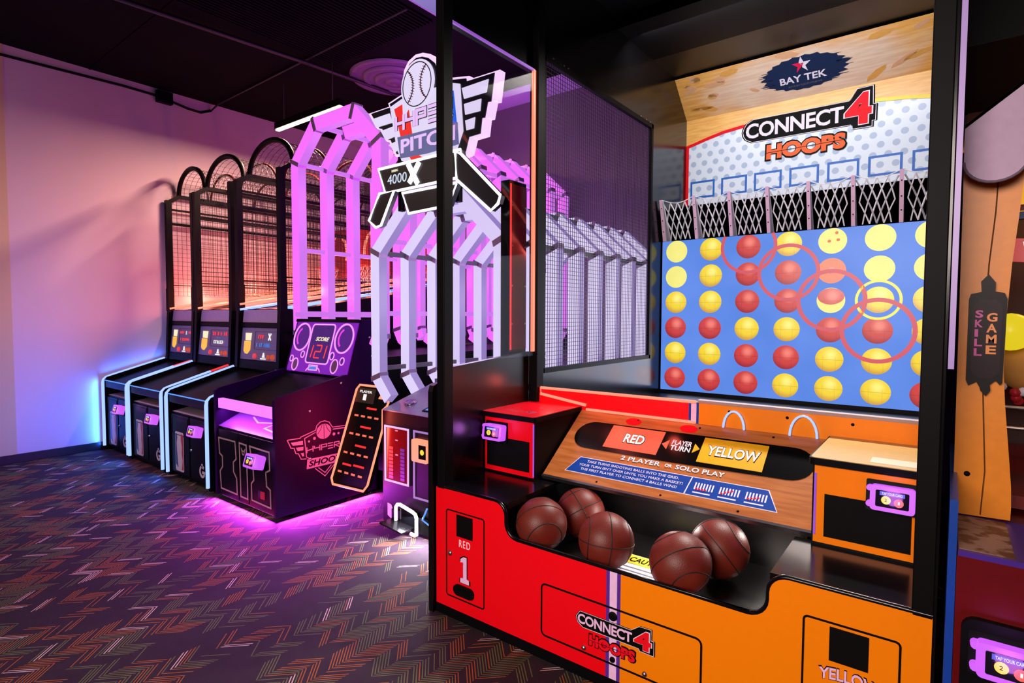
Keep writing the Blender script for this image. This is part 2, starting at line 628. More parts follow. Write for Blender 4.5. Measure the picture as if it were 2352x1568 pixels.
# ceiling with a raised bay over the aisle
cb = MB()
RX, RY = -3.52, 3.54
cb.box(XW - 0.15, RX, -3.5, YB + 0.15, ZC, ZC + 0.12, CEIL)
cb.box(RX, 3.45, RY, YB + 0.15, ZC, ZC + 0.12, CEIL)
ceil = structure(cb.build('ceiling'))
bay = MB()
bay.box(RX, RX + 0.02, -3.5, RY, ZC, 4.55, SOFF)
bay.box(RX, 3.45, RY - 0.02, RY, ZC, 4.55, SOFF)
bay.box(RX, 3.45, -3.5, RY, 4.55, 4.6, CEIL)
bay.build('ceiling_bay', ceil)
rib = MB()
for i in range(34):
    x = -5.0 + i * 0.042
    rib.box(x, x + 0.02, 1.6, 3.5, ZC - 0.016, ZC + 0.002, CEIL)
rib.build('ceiling_rib', ceil, kind='stuff')
structure(MB().box(XW, 1.0, 5.08, YB, ZC - 0.012, ZC, SOFF).build('ceiling_strip'))  # paler lavender strip on the ceiling along the back wall
# joints of the big ceiling panels
for y in (2.0, 4.75):
    MB().box(XW, RX, y, y + 0.02, ZC - 0.006, ZC + 0.001, CEIL).build('ceiling_joint', ceil)

# pipe, cable, junction box, round air diffuser, batten light
PIPE = mat('dark_conduit', S(38, 28, 42), 0.4, 0.3)
tag(MB().tube([(-5.30, 1.2, 3.93), (-5.08, 3.2, 3.93), (-4.96, 4.9, 3.93)], 0.02, PIPE).build('ceiling_pipe'), 'thin dark conduit running under the black ceiling towards the back wall', 'pipe')
tag(MB().tube([(XW + 0.02, 3.22, 3.90), (-6.95, 3.24, 3.955), (-5.4, 3.24, 3.97), (-3.6, 3.22, 3.97)], 0.011, PIPE).build('ceiling_cable'), 'thin cable strung across the black ceiling from the white wall', 'cable')
tag(MB().tube([(XW + 0.016, -0.5, 3.80), (XW + 0.016, 1.2, 3.875), (XW + 0.016, 2.3, 3.905), (XW + 0.016, 2.62, 3.90), (XW + 0.016, 2.75, 3.885),
               (XW + 0.016, 2.95, 3.85), (XW + 0.016, 3.1, 3.845), (XW + 0.016, 3.22, 3.90)], 0.013, BLKM).build('wall_cable'),
    'black cable running along the top of the white wall', 'cable')
jb = MB().box(XW + 0.001, XW + 0.07, 2.62, 2.78, 3.83, 3.96, BLKM)
jb.box(XW + 0.07, XW + 0.078, 2.635, 2.765, 3.845, 3.945, BLKM)
tag(jb.build('junction_box', bevel=0.004), 'small black junction box on the cable along the white wall', 'electrical box')
DIFM = mat('diffuser_paint', S(104, 78, 118), 0.4)
t = thing('air_diffuser', 'round dark air diffuser with concentric rings in the black ceiling', 'vent', (-4.755, 4.06, ZC))
Fd = Frame((-4.755, 4.06, ZC - 0.001), (1, 0, 0), (0, -1, 0))
for i, (r, h) in enumerate(((0.46, 0.022), (0.33, 0.04), (0.21, 0.058), (0.10, 0.068))):
    MB().lathe(Fd, [(r - 0.065 if i < 3 else 0.005, h + 0.0), (r - 0.05 if i < 3 else 0.02, h + 0.014), (r - 0.014, h + 0.008), (r, h - 0.014)], DIFM, 40).build('ring', t)
MB().lathe(Fd, [(0.44, 0.0), (0.43, 0.006)], CEIL, 40).build('backing', t)
t = thing('batten_light', 'long warm white batten light hanging above the netted basketball machines', 'light', (-5.4, 3.43, 3.56))
MB().box(-6.0, -4.8, 3.40, 3.46, 3.515, 3.58, BLKM).build('housing', t)
BATT = glow('warm_batten', S(255, 246, 214), 2.4)
MB().box(-5.99, -4.81, 3.408, 3.452, 3.495, 3.515, BATT).build('diffuser', t)
for x in (-5.85, -4.95):
    MB().tube([(x, 3.43, 3.575), (x, 3.43, ZC)], 0.004, STEEL, 6).build('hanger', t)
lamp('batten_lamp', 'AREA', (-5.4, 3.43, 3.488), (1.0, 0.56, 0.42), 140, 1.15, 0.05, (-5.4, 3.43, 0), t)

# ------------------------------------------------------------------ shared pieces
def reader(parent, F, wd=0.125, depth=0.05, tilt=True):
    """card reader: black bracket, glowing purple housing with two ears, small colour screen"""
    ht = wd * 0.66
    m = MB()
    m.prism(F, rrect(-wd * 0.62, wd * 0.56, -ht * 0.62, ht * 0.66, 0.006), 0.0, 0.008, BLKM)
    br = m.build('card_reader', parent, 'card reader with a purple glowing housing')
    b = MB()
    body = rrect(-wd / 2, wd / 2, -ht / 2, ht / 2, ht * 0.14)
    b.prism(F, body, 0.008, depth, READER_P)
    for e in (-0.3, 0.34):
        b.prism(F, circ(-wd / 2 - wd * 0.02, ht * e, ht * 0.12, 10), 0.012, depth * 0.8, READER_P)
    b.build('housing', br)
    s = MB()
    sw, sh = wd * 0.37, ht * 0.33
    s.prism(F, rrect(-sw, sw, -sh, sh, 0.004), depth, depth + 0.003, SCREENK)
    c = depth + 0.003
    s.rect(F, -sw * 0.75, sw * 0.75, sh * 0.42, sh * 0.9, c, c + 0.001, READER_B)
    s.prism(F, circ(-sw * 0.36, -sh * 0.12, sh * 0.5, 16), c, c + 0.0012, READER_Y)
    s.prism(F, circ(sw * 0.40, -sh * 0.28, sh * 0.5, 16), c, c + 0.0012, READER_O)
    if wd > 0.1:
        s.text(F, 'TAP YOUR CARD', -sw * 0.62, sh * 0.5, sw * 1.24, sh * 0.3, c + 0.001, c + 0.0016, LED_WHITE)
        s.text(F, '2', -sw * 0.44, -sh * 0.3, sw * 0.14, sh * 0.36, c + 0.0012, c + 0.0018, BLKP)
        s.text(F, '1', sw * 0.36, -sh * 0.45, sw * 0.1, sh * 0.36, c + 0.0012, c + 0.0018, LED_WHITE)
    s.build('reader_screen', br)
    lamp('reader_light', 'POINT', F.p(0, 0, depth + 0.05), (0.72, 0.2, 1.0), 0.5, 0.03, parent=parent)
    return br

def hoop(parent, cx, y, prof, wd, d, m, ms, collar, foot=None):
    """one arch of square LED tubes: prof = half profile [(dx, z)] from the bottom up, mirrored"""
    path = [(cx - a, z) for a, z in prof] + [(cx + a, z) for a, z in prof[::-1]]
    P = [Vector(p) for p in path]
    b = MB()
    n = len(P)
    F = FY(y)
    def nrm(k):
        d1 = (P[k] - P[k - 1]).normalized() if k else None
        d2 = (P[k + 1] - P[k]).normalized() if k < n - 1 else None
        d1 = d1 or d2
        d2 = d2 or d1
        t = (d1 + d2).normalized()
        q = Vector((-t.y, t.x))
        return q / max(0.4, q.dot(Vector((-d1.y, d1.x))))
    nn = [nrm(k) for k in range(n)]
    h = wd / 2
    for k in range(n - 1):
        q = [P[k] + nn[k] * h, P[k + 1] + nn[k + 1] * h, P[k + 1] - nn[k + 1] * h, P[k] - nn[k] * h]
        b.prism(F, [tuple(v) for v in q], -d / 2, d / 2, m, ms)
    o = b.build('cage_hoop', parent)
    for k in range(1, n - 1):
        tdir = (P[k + 1] - P[k - 1]).normalized() * 0.018
        q = [P[k] + nn[k] * (h + 0.004) - tdir, P[k] + nn[k] * (h + 0.004) + tdir, P[k] - nn[k] * (h + 0.004) + tdir, P[k] - nn[k] * (h + 0.004) - tdir]
        MB().prism(F, [tuple(v) for v in q], -d / 2 - 0.004, d / 2 + 0.004, collar).build('collar', o)
    return o

def copy_tree(ob, d):
    c = twin(ob, d)
    for ch in [k for k in ob.children]:
        q = ch.copy()
        col.objects.link(q)
        q.parent = c
    return c

# ------------------------------------------------------------------ three netted basketball machines
GPLATE = mat('smoked_plate', S(170, 140, 176), 0.35)
SHELF = mat('pale_ball_shelf', S(190, 160, 186), 0.5)
DOORN = mat('dark_door_laminate', S(15, 13, 18), 0.45, spec=0.08)
LOGOB = mat('logo_blue', S(34, 52, 110), 0.4)
LOGOR = mat('logo_red', S(190, 40, 46), 0.4)
LOGOW = mat('logo_white', S(214, 202, 206), 0.4)

def netted_machine(x0, x1, label, rail_mat, blue_rail, seed, red_tip):
    cx = (x0 + x1) / 2
    t = thing('basketball_machine', label, 'arcade machine', (cx, 3.2, 0), 'netted basketball machines in a row')
    yf = 2.04
    b = MB()
    b.box(x0 + 0.03, x1 - 0.03, yf + 0.03, 2.72, 0.03, 0.585, BLK)
    b.box(x0 + 0.03, x1 - 0.03, 2.72, 4.85, 0.03, 1.40, BLK)
    b.build('cabinet', t)
    side = [(yf, 0.02), (yf, 0.755), (yf + 0.02, 0.78), (2.62, 0.945), (2.70, 0.945), (2.70, 0.02)]
    for x in (x0, x1 - 0.026):
        MB().prism(FX(x), side, 0.0, 0.026, BLK).build('side_panel', t)
    for k, x in enumerate((x0 + 0.013, x1 - 0.013)):
        pts = [(x, yf - 0.012, 0.05), (x, yf - 0.012, 0.72), (x, yf - 0.006, 0.752), (x, yf + 0.02, 0.778), (x, yf + 0.06, 0.793)]
        if k == 1 and red_tip:
            MB().tube(pts + [(x, 2.46, 0.902)], 0.014, NEON_BLUE, 8).build('neon_tube', t)
            MB().tube([(x, 2.465, 0.903), (x, 2.63, 0.950)], 0.014, NEON_RED2, 8).build('neon_tube', t, 'short red end of the neon tube')
        else:
            MB().tube(pts + [(x, 2.63, 0.950)], 0.014, NEON_BLUE, 8).build('neon_tube', t)
        lamp('neon_light', 'AREA', (x, yf - 0.032, 0.40), (0.025, 0.15, 1.0), 7, 0.03, 0.7, (x, 0.0, 0.40), t)
        lamp('neon_light', 'AREA', (x, 2.33, 0.89), (0.025, 0.15, 1.0), 1.5, 0.03, 0.6, (x, 2.33 - 0.27, 1.86), t)
    # front doors
    xm = x0 + (x1 - x0) * 0.50
    F = FY(yf + 0.03)
    d1 = MB().rect(F, x0 + 0.035, xm - 0.012, 0.06, 0.575, 0, 0.014, DOORN).build('door', t, bevel=0.004)
    d2 = MB().rect(F, xm + 0.012, x1 - 0.035, 0.06, 0.575, 0, 0.014, DOORN).build('door', t, bevel=0.004)
    MB().band(F, rrect(x0 + 0.06, xm - 0.03, 0.40, 0.55, 0.01), 0.006, 0.014, 0.017, BLKM).build('door_groove', d1)
    # sports emblem: upright rounded plate, blue and red halves with a white figure
    g = MB()
    lx0, lx1, z0, z1 = x0 + 0.12, x0 + 0.285, 0.08, 0.425
    g.prism(F, rrect(lx0, lx1, z0, z1, 0.02), 0.014, 0.016, LOGOW)
    g.prism(F, [(lx0 + 0.008, z0 + 0.06), (lx0 + 0.05, z0 + 0.03), (lx0 + 0.035, z0 + 0.16), (lx0 + 0.025, z0 + 0.24), (lx0 + 0.042, z1 - 0.05), (lx0 + 0.03, z1 - 0.012), (lx0 + 0.008, z1 - 0.02)], 0.016, 0.0175, LOGOB)
    g.prism(F, [(lx1 - 0.008, z0 + 0.02), (lx1 - 0.008, z1 - 0.02), (lx1 - 0.042, z1 - 0.012), (lx1 - 0.05, z1 - 0.06), (lx1 - 0.03, z1 - 0.12), (lx1 - 0.036, z0 + 0.16), (lx1 - 0.02, z0 + 0.1), (lx1 - 0.04, z0 + 0.02)], 0.016, 0.0175, LOGOR)
    g.build('emblem', d1)
    g = MB()
    gx = x1 - 0.17
    g.band(F, arc(gx, 0.15, 0.042, 50, 330, 12), 0.02, 0.014, 0.017, LOGOW, False)
    g.rect(F, gx, gx + 0.05, 0.135, 0.155, 0.014, 0.017, LOGOW)
    g.rect(F, gx - 0.012, gx + 0.008, 0.185, 0.215, 0.014, 0.017, LOGOW)
    g.build('maker_mark', d2)
    MB().lathe(F, [(0.012, 0.014), (0.010, 0.022), (0.002, 0.024)], STEEL, 12, xm + 0.035, 0.30).build('lock', d2)
    reader(t, Frame((x1 - 0.20, yf + 0.016, 0.475), (1, 0, 0), (0, 0.25, 1)), 0.13, 0.075)
    # ball outlet shelf, front bar and deck
    MB().add([(x0 + 0.03, yf + 0.03, 0.59), (x1 - 0.03, yf + 0.03, 0.59), (x1 - 0.03, 2.5, 0.66), (x0 + 0.03, 2.5, 0.66)], [(0, 1, 2, 3)], SHELF).build('ball_shelf', t)
    MB().box(x0 + 0.03, x1 - 0.03, yf + 0.005, yf + 0.03, 0.675, 0.745, BLK).build('front_bar', t, bevel=0.005)
    MB().tube([(x0 + 0.03, yf + 0.004, 0.748), (x1 - 0.03, yf + 0.004, 0.748)], 0.005, NEON_BLUE2, 6).build('bar_edge', t)
    MB().prism(FX(x0 + 0.028), [(yf + 0.03, 0.70), (yf + 0.03, 0.735), (2.66, 0.915), (2.66, 0.88)], 0, x1 - x0 - 0.056, BLK).build('deck', t)
    # score console
    c = MB()
    c.prism(FX(x0 + 0.004), [(2.64, 0.90), (2.67, 1.50), (2.78, 1.50), (2.78, 0.90)], 0, 0.05, BLK)
    c.prism(FX(x1 - 0.054), [(2.64, 0.90), (2.67, 1.50), (2.78, 1.50), (2.78, 0.90)], 0, 0.05, BLK)
    c.box(x0 + 0.05, x1 - 0.05, 2.755, 2.78, 0.90, 1.50, BLK)
    co = c.build('console', t)
    Fc = Frame((x0 + 0.055, 2.66, 0.94), (1, 0, 0), (0, 0.06, 0.56))
    W, H = x1 - x0 - 0.11, 0.56
    MB().rect(Fc, 0, W, 0.78 * H, 0.995 * H, -0.02, 0.0, GPLATE).build('plate', co)
    MB().rect(Fc, 0, W, 0.70 * H, 0.775 * H, -0.02, 0.012, DOORN).build('ledge', co)
    dp = MB().rect(Fc, 0, W, 0.15 * H, 0.69 * H, -0.03, -0.004, mat('console_face', S(120, 104, 134), 0.35)).build('display_panel', co)
    MB().rect(Fc, 0, W, 0.0, 0.14 * H, -0.02, 0.006, DOORN).build('kick_panel', co)
    q = MB()
    q.prism(Fc, [(0.11 * W, 0.60 * H), (0.12 * W, 0.47 * H), (0.26 * W, 0.47 * H), (0.27 * W, 0.60 * H)], -0.003, 0.002, LED_CREAM)
    q.prism(Fc, [(0.09 * W, 0.46 * H), (0.09 * W, 0.29 * H), (0.13 * W, 0.25 * H), (0.19 * W, 0.24 * H), (0.26 * W, 0.31 * H), (0.26 * W, 0.46 * H)], -0.003, 0.002, LED_YEL)
    q.build('meter', co)
    q = MB()
    q.band(Fc, rrect(0.36 * W, 0.93 * W, 0.33 * H, 0.63 * H, 0.01), 0.004, -0.003, 0.0, GRAYP)
    if seed == 1:
        q.led(Fc, 0.40 * W, 0.53 * H, 0.18 * W, 0.045 * H, 5, LED_RED, 3)
        q.led(Fc, 0.66 * W, 0.51 * H, 0.07 * W, 0.07 * H, 2, LED_WHITE, 4)
        q.led(Fc, 0.78 * W, 0.53 * H, 0.1 * W, 0.045 * H, 3, LED_RED, 5)
        q.led(Fc, 0.44 * W, 0.39 * H, 0.38 * W, 0.05 * H, 9, LED_RED, 6)
    elif seed == 2:
        q.led(Fc, 0.44 * W, 0.53 * H, 0.2 * W, 0.06 * H, 4, LED_RED, 7)
        q.led(Fc, 0.68 * W, 0.53 * H, 0.2 * W, 0.06 * H, 4, LED_RED, 8)
        q.led(Fc, 0.58 * W, 0.475 * H, 0.1 * W, 0.02 * H, 3, LED_BLUE, 9)
        q.led(Fc, 0.48 * W, 0.38 * H, 0.3 * W, 0.06 * H, 6, LED_WHITE, 10)
    else:
        q.led(Fc, 0.46 * W, 0.51 * H, 0.15 * W, 0.06 * H, 3, LED_RED, 11)
        for sgn in (-1, 1):
            q.band(Fc, [(0.74 * W - sgn * 0.03 * W, 0.60 * H), (0.74 * W + sgn * 0.03 * W, 0.49 * H)], 0.012, -0.003, 0.001, LED_WHITE, False)
        q.led(Fc, 0.42 * W, 0.375 * H, 0.17 * W, 0.06 * H, 4, LED_BLUE, 12)
        q.led(Fc, 0.62 * W, 0.375 * H, 0.2 * W, 0.06 * H, 5, LED_BLUE, 13)
    q.build('readout', co)
    KR = glow('lit_red_button', S(236, 60, 70), 0.9)
    KO = glow('lit_orange_button', S(206, 74, 30), 0.8)
    for a, r, m in ((0.40, 0.026, KR), (0.75, 0.022, KO), (0.86, 0.028, KO)):
        MB().lathe(Fc, [(r, -0.004), (r * 0.95, 0.010), (r * 0.5, 0.016), (0.002, 0.017)], m, 16, a * W, 0.215 * H).build('button', co)
    q = MB()
    q.prism(Fc, [(0.55 * W, 0.17 * H), (0.68 * W, 0.17 * H), (0.68 * W, 0.19 * H), (0.55 * W, 0.19 * H)], -0.003, 0.002, LED_WHITE)
    q.prism(Fc, [(0.59 * W, 0.20 * H), (0.65 * W, 0.20 * H), (0.63 * W, 0.28 * H), (0.61 * W, 0.28 * H)], -0.003, 0.002, LED_WHITE)
    q.build('trophy_icon', co)
    # lane, rails and hoop inside the cage
    zl = lambda y: 1.505 + (y - 2.7) * 0.17
    MB().prism(FX(x0 + 0.03), [(2.78, 1.40), (2.78, 1.49), (4.85, 1.80), (4.85, 1.40)], 0, x1 - x0 - 0.06, BLK).build('lane', t)
    for k, x in enumerate((x0 + 0.045, x1 - 0.045)):
        MB().tube([(x, 2.68, zl(2.68) + (0.045 if blue_rail else 0.01)), (x, 4.80, zl(4.80) + 0.045)], 0.016, rail_mat, 8).build('rail_tube', t)
        if blue_rail:
            MB().tube([(x, 2.68, zl(2.68) - 0.005), (x, 4.80, zl(4.80) - 0.02)], 0.016, NEON_BLUE, 8).build('rail_tube', t, 'blue tube under the red rail')
        for y in (3.0, 3.7, 4.4):
            lamp('rail_light', 'POINT', (x + (0.06 if k == 0 else -0.06), y, zl(y) + 0.12), (1.0, 0.2, 0.12), 7.5, 0.05, parent=t)
    bb = MB().box(x0 + 0.10, x1 - 0.10, 4.74, 4.77, 1.95, 2.62, mat('backboard_red', S(130, 20, 24), 0.3)).build('backboard', t)
    F = FY(4.738)
    MB().band(F, arc(cx, 2.28, 0.2, 200, -20, 14, 0.26), 0.03, 0, 0.02, NEON_RED, False).build('backboard_neon', bb)
    MB().tube([(cx + 0.15 * math.cos(a * 0.2618), 4.56 + 0.15 * math.sin(a * 0.2618), 2.08) for a in range(24)], 0.009, mat('hoop_orange', S(230, 80, 20), 0.4), 6, True).build('hoop_ring', t)
    nm = MB()
    for a in range(12):
        for s in (1, -1):
            nm.tube([(cx + (0.15 - 0.025 * i) * math.cos((a + s * i * 0.5) * 0.5236), 4.56 + (0.15 - 0.025 * i) * math.sin((a + s * i * 0.5) * 0.5236), 2.08 - 0.07 * i) for i in range(4)], 0.003, WHITE, 4)
    nm.build('hoop_net', t)
    # cage
    zt = 2.80
    ax = (x1 - x0) / 2 - 0.018
    ya = 2.82
    RIB = mat('rib_red', S(66, 10, 14), 0.6, spec=0.1)
    def arch(y, r, m):
        return MB().tube([(cx - ax * math.cos(math.pi * i / 16), y, zt + 0.27 * math.sin(math.pi * i / 16)) for i in range(17)], r, m, 6)
    for i, y in enumerate((ya, 3.18, 3.72, 4.26, 4.80)):
        arch(y, 0.026 if i == 0 else 0.013, BLKM if i == 0 or i > 2 else RIB).build('arch', t)
    for x in (x0 + 0.024, x1 - 0.024):
        r = 0.028
        MB().box(x - r, x + r, 2.70 - r, 2.70 + r, zl(2.70) - 0.03, 2.74, BLKM).build('cage_post', t)
        MB().tube([(x, 2.70, 2.72), (x, ya, zt)], 0.028, BLKM, 4).build('cage_brace', t)
        MB().box(x - 0.014, x + 0.014, 4.786, 4.814, zl(4.8) - 0.03, zt, BLKM).build('cage_post', t)
        MB().box(x - r - 0.004, x + r + 0.004, 2.70 - r - 0.004, 2.70 + r + 0.004, zl(2.70) - 0.02, 1.74, BLKM).build('post_sleeve', t)
        for z, r in ((zt, 0.018), (2.64, 0.010), (2.48, 0.014), (1.78, 0.005)):
            MB().box(x - r, x + r, ya if z > 2.7 else 2.70, 4.80, z - r, z + r, BLKM).build('cage_rail', t)
    for x in (x0 + 0.024, x1 - 0.024):
        MB().wires(FX(x), 2.74, 4.80, 1.66, zt, 0.05, 0.05, 0.003, WIRE).build('side_net', t, kind='stuff')
    nt = MB()
    n = 36
    for i in range(n + 1):
        y = ya + (4.80 - ya) * i / n
        nt.tube([(cx - ax * math.cos(math.pi * k / 10), y, zt + 0.265 * math.sin(math.pi * k / 10)) for k in range(11)], 0.0020, WIRE, 4)
    for k in range(1, 16):
        a = math.pi * k / 16
        nt.tube([(cx - ax * math.cos(a), ya, zt + 0.265 * math.sin(a)), (cx - ax * math.cos(a), 4.80, zt + 0.265 * math.sin(a))], 0.0020, WIRE, 4)
    nt.build('roof_net', t, kind='stuff')
    return t

netted_machine(-7.085, -6.385, 'netted basketball machine right against the white wall, with blue neon edges', NEON_RED, False, 1, True)
netted_machine(-6.365, -5.545, 'netted basketball machine standing between two like it, orange rails, blue neon edges', NEON_RED, False, 2, True)
netted_machine(-5.46, -4.655, 'netted basketball machine with a blue rail under its red rail, beside the magenta cage', NEON_RED, True, 3, False)

# ------------------------------------------------------------------ purple shooting machine with the magenta tube cage
COLLAR = mat('tube_collar', S(150, 120, 160), 0.4, 0.4)
ARTLINE = mat('door_line_art', S(176, 146, 146), 0.5)
PURPM = glow('purple_console_art', S(122, 8, 178), 1.0, 0.25, 9)
PINKL = glow('pink_console_line', S(250, 150, 255), 1.1)
MAGL = glow('magenta_arc', S(240, 60, 236), 1.0)
PURPD = glow('dark_purple_panel', S(74, 6, 128), 1.0, 0.2, 12)
SIDEART = glow('pink_side_print_glow', S(246, 74, 140), 0.95, 0.2, 5)  # printed art, its brightness put in as emission
PURPLAM = mat('violet_black_laminate', S(34, 6, 58), 0.5, spec=0.04)
def shooting_machine():
    x0, x1, yf = -4.54, -3.64, 2.03
    t = thing('shooting_machine', 'black shooting machine with a purple lit console and a tall magenta tube cage', 'arcade machine', (-4.09, 3.3, 0))
    prof = [(yf, 0.035), (yf, 0.855), (yf + 0.03, 0.875), (2.60, 0.985), (2.64, 0.985), (2.765, 1.41), (2.90, 1.41), (2.90, 0.035)]
    sl = MB().prism(FX(x0), prof, 0, 0.03, PURPLAM).build('side_panel', t)
    sr = MB().prism(FX(x1 - 0.03), prof, 0, 0.03, PURPLAM).build('side_panel', t)
    b = MB()
    b.box(x0 + 0.03, x1 - 0.03, yf + 0.02, 2.9, 0.035, 0.575, BLK)
    b.box(x0 + 0.03, x1 - 0.03, 2.66, 2.9, 0.575, 0.98, BLK)
    b.box(x0 + 0.03, x1 - 0.03, 2.9, 5.36, 0.035, 1.1, BLK)
    b.build('cabinet', t)
    for y, z in ((2.30, 0.40), (2.30, 0.75), (2.57, 0.93), (2.84, 1.27), (2.86, 1.12)):
        MB().lathe(FX(x1), [(0.010, 0), (0.009, 0.004), (0.002, 0.006)], STEEL, 10, y, z).build('bolt', sr)
    # line art on the doors
    F = FY(yf + 0.02)
    left = [(-4.483, .487), (-4.223, .490), (-4.209, .36), (-4.253, .329), (-4.252, .255), (-4.206, .212), (-4.201, .091), (-4.455, .093), (-4.469, .226), (-4.427, .267), (-4.429, .349), (-4.473, .366)]
    mid = [(-4.157, .491), (-4.053, .487), (-4.041, .087), (-4.145, .088)]
    rgt = [(-4.003, .488), (-3.764, .484), (-3.731, .485), (-3.727, .356), (-3.782, .333), (-3.772, .234), (-3.724, .217), (-3.72, .088), (-3.982, .094), (-3.987, .216), (-3.951, .245), (-3.957, .325)]
    for pl, a0, a1 in ((left, -4.505, -4.18), (mid, -4.17, -4.03), (rgt, -4.02, -3.675)):
        d = MB().rect(F, a0, a1, 0.05, 0.56, 0, 0.012, BLK).build('door', t, bevel=0.003)
        MB().band(F, pl, 0.011, 0.012, 0.015, ARTLINE).build('door_art', d)
        if pl is rgt:
            r = MB().prism(F, rrect(-3.86, -3.80, 0.13, 0.185, 0.006), 0.012, 0.0155, LOGOR)
            r.rect(F, -3.885, -3.868, 0.135, 0.185, 0.012, 0.0155, LOGOB)
            r.build('sticker', d)
        if pl is mid:
            MB().band(F, [(-4.125, 0.45), (-4.11, 0.41), (-4.09, 0.41), (-4.075, 0.45), (-4.09, 0.435), (-4.11, 0.435)], 0.008, 0.012, 0.015, ARTLINE).build('door_art', d)
    reader(t, Frame((-3.85, yf + 0.006, 0.395), (1, 0, 0), (0, 0.3, 1)), 0.145, 0.085)
    # ball outlet: purple lit slope under the pink tube
    sh = MB().add([(x0 + 0.03, yf + 0.02, 0.577), (x1 - 0.03, yf + 0.02, 0.577), (x1 - 0.03, 2.32, 0.70), (x0 + 0.03, 2.32, 0.70)], [(0, 1, 2, 3)], mat('violet_shelf', S(120, 70, 170), 0.3)).build('ball_shelf', t)
    Fs = Frame((x0 + 0.03, yf + 0.02, 0.578), (1, 0, 0), (0, 0.27, 0.123))
    MB().band(Fs, [(0.25, 0.17), (0.40, 0.12), (0.62, 0.16), (0.56, 0.08), (0.82, 0.05)], 0.012, 0.0005, 0.002, LAV, False).build('shelf_art', sh)
    MB().box(x0 + 0.05, x1 - 0.045, yf + 0.012, yf + 0.05, 0.722, 0.795, glow('pink_bar', S(244, 124, 255), 1.15)).build('light_bar', t)
    lamp('bar_lamp', 'AREA', (-4.09, yf + 0.05, 0.712), (0.85, 0.2, 1.0), 4, 0.8, 0.03, (-4.09, 2.12, 0.55), t)
    MB().prism(FX(x0 + 0.03), [(yf + 0.05, 0.72), (yf + 0.05, 0.74), (2.62, 0.95), (2.62, 0.92)], 0, x1 - x0 - 0.06, BLK).build('deck', t)
    # console
    Fm = Frame((-4.52, 2.63, 0.972), (1, 0, 0), (0, 0.12, 0.425))
    cn = MB().rect(Fm, 0.012, 0.862, 0.0, 0.445, -0.05, 0.0, PURPM).build('console', t)
    MB().rect(Fm, 0.0, 0.872, 0.43, 0.455, -0.06, 0.012, BLKM).build('console_cap', cn)
    for cxx in (0.135, 0.728):
        MB().band(Fm, circ(cxx, 0.298, 0.115, 32, 0.118), 0.013, 0, 0.006, PINKL).build('speaker_ring', cn)
        s = MB().prism(Fm, circ(cxx, 0.298, 0.104, 32, 0.106), 0, 0.002, PURPD)
        s.band(Fm, arc(cxx + 0.01, 0.298, 0.078, 115, 235, 12), 0.016, 0.002, 0.005, MAGL, False)
        s.build('speaker', cn)
    MB().prism(Fm, rrect(0.27, 0.578, 0.085, 0.405, 0.03), 0, 0.002, glow('score_window', S(58, 4, 112), 1.0, 0.3, 14)).build('score_window', cn)
    MB().band(Fm, rrect(0.265, 0.582, 0.08, 0.41, 0.03), 0.011, 0.001, 0.006, PINKL).build('window_frame', cn)
    MB().text(Fm, 'SCORE', 0.348, 0.268, 0.185, 0.034, 0.003, 0.005, LED_CREAM, 0.02, 0.3).build('lettering', cn)
    def seg(a, b, on, wd=0.075, ht=0.105):
        tk = 0.011
        e = [((0, 1), (1, 1)), ((1, 1), (1, .5)), ((1, .5), (1, 0)), ((0, 0), (1, 0)), ((0, .5), (0, 0)), ((0, 1), (0, .5)), ((0, .5), (1, .5))]
        for i in on:
            (p, r_), (u_, v_) = e[i]
            q.band(Fm, [(a + p * wd + r_ * ht * 0.12, b + r_ * ht), (a + u_ * wd + v_ * ht * 0.12, b + v_ * ht)], tk, 0.003, 0.006, LED_RED, False)
    for a, on in ((0.250, (1, 2)), (0.372, (0, 1, 6, 4, 3)), (0.440, (1, 2))):
        q = MB()
        seg(a, 0.126, on)
        q.build('score_digit', cn)
    for a, b, r, ry in ((0.121, 0.059, 0.042, 0.052), (0.678, 0.069, 0.045, 0.056), (0.052, 0.106, 0.022, 0.026), (0.203, 0.147, 0.024, 0.028), (0.621, 0.150, 0.026, 0.030), (0.766, 0.114, 0.026, 0.030)):
        k = MB().band(Fm, circ(a, b, r, 20, ry), 0.008, 0, 0.005, PINKL)
        k.prism(Fm, circ(a, b, r * 0.82, 20, ry * 0.82), 0, 0.002, PURPD if r < 0.03 else mat('chrome_button', S(150, 120, 170), 0.2, 0.8))
        k.build('console_dial', cn)
    MB().band(Fm, arc(0.40, 0.0, 0.10, 170, 10, 12, 0.055), 0.007, 0, 0.004, PINKL, False).build('console_line', cn)
    k = MB().band(Fm, [(0.336, 0.022), (0.452, 0.022), (0.452, 0.062), (0.336, 0.062)], 0.009, 0, 0.005, PINKL)
    k.rect(Fm, 0.342, 0.447, 0.027, 0.058, 0, 0.004, LED_BLUE)
    k.build('credit_display', cn)
    # side print: winged shield, ball and lettering
    F = FX(x1)
    g = MB()
    up = [(2.12, .568), (2.22, .565), (2.226, .573), (2.346, .603), (2.354, .634), (2.384, .658), (2.422, .662), (2.46, .646), (2.488, .604), (2.60, .60)]
    g.band(F, up, 0.006, 0, 0.0015, SIDEART, False)
    g.band(F, [(2.12, .568), (2.148, .506), (2.171, .502), (2.185, .46), (2.205, .456), (2.226, .412), (2.268, .407)], 0.006, 0, 0.0015, SIDEART, False)
    for f in ([(2.148, .545), (2.24, .543), (2.241, .514), (2.161, .523)], [(2.186, .503), (2.245, .499), (2.243, .474), (2.199, .477)], [(2.223, .456), (2.246, .455), (2.25, .429), (2.236, .43)]):
        g.prism(F, f, 0, 0.0015, SIDEART)
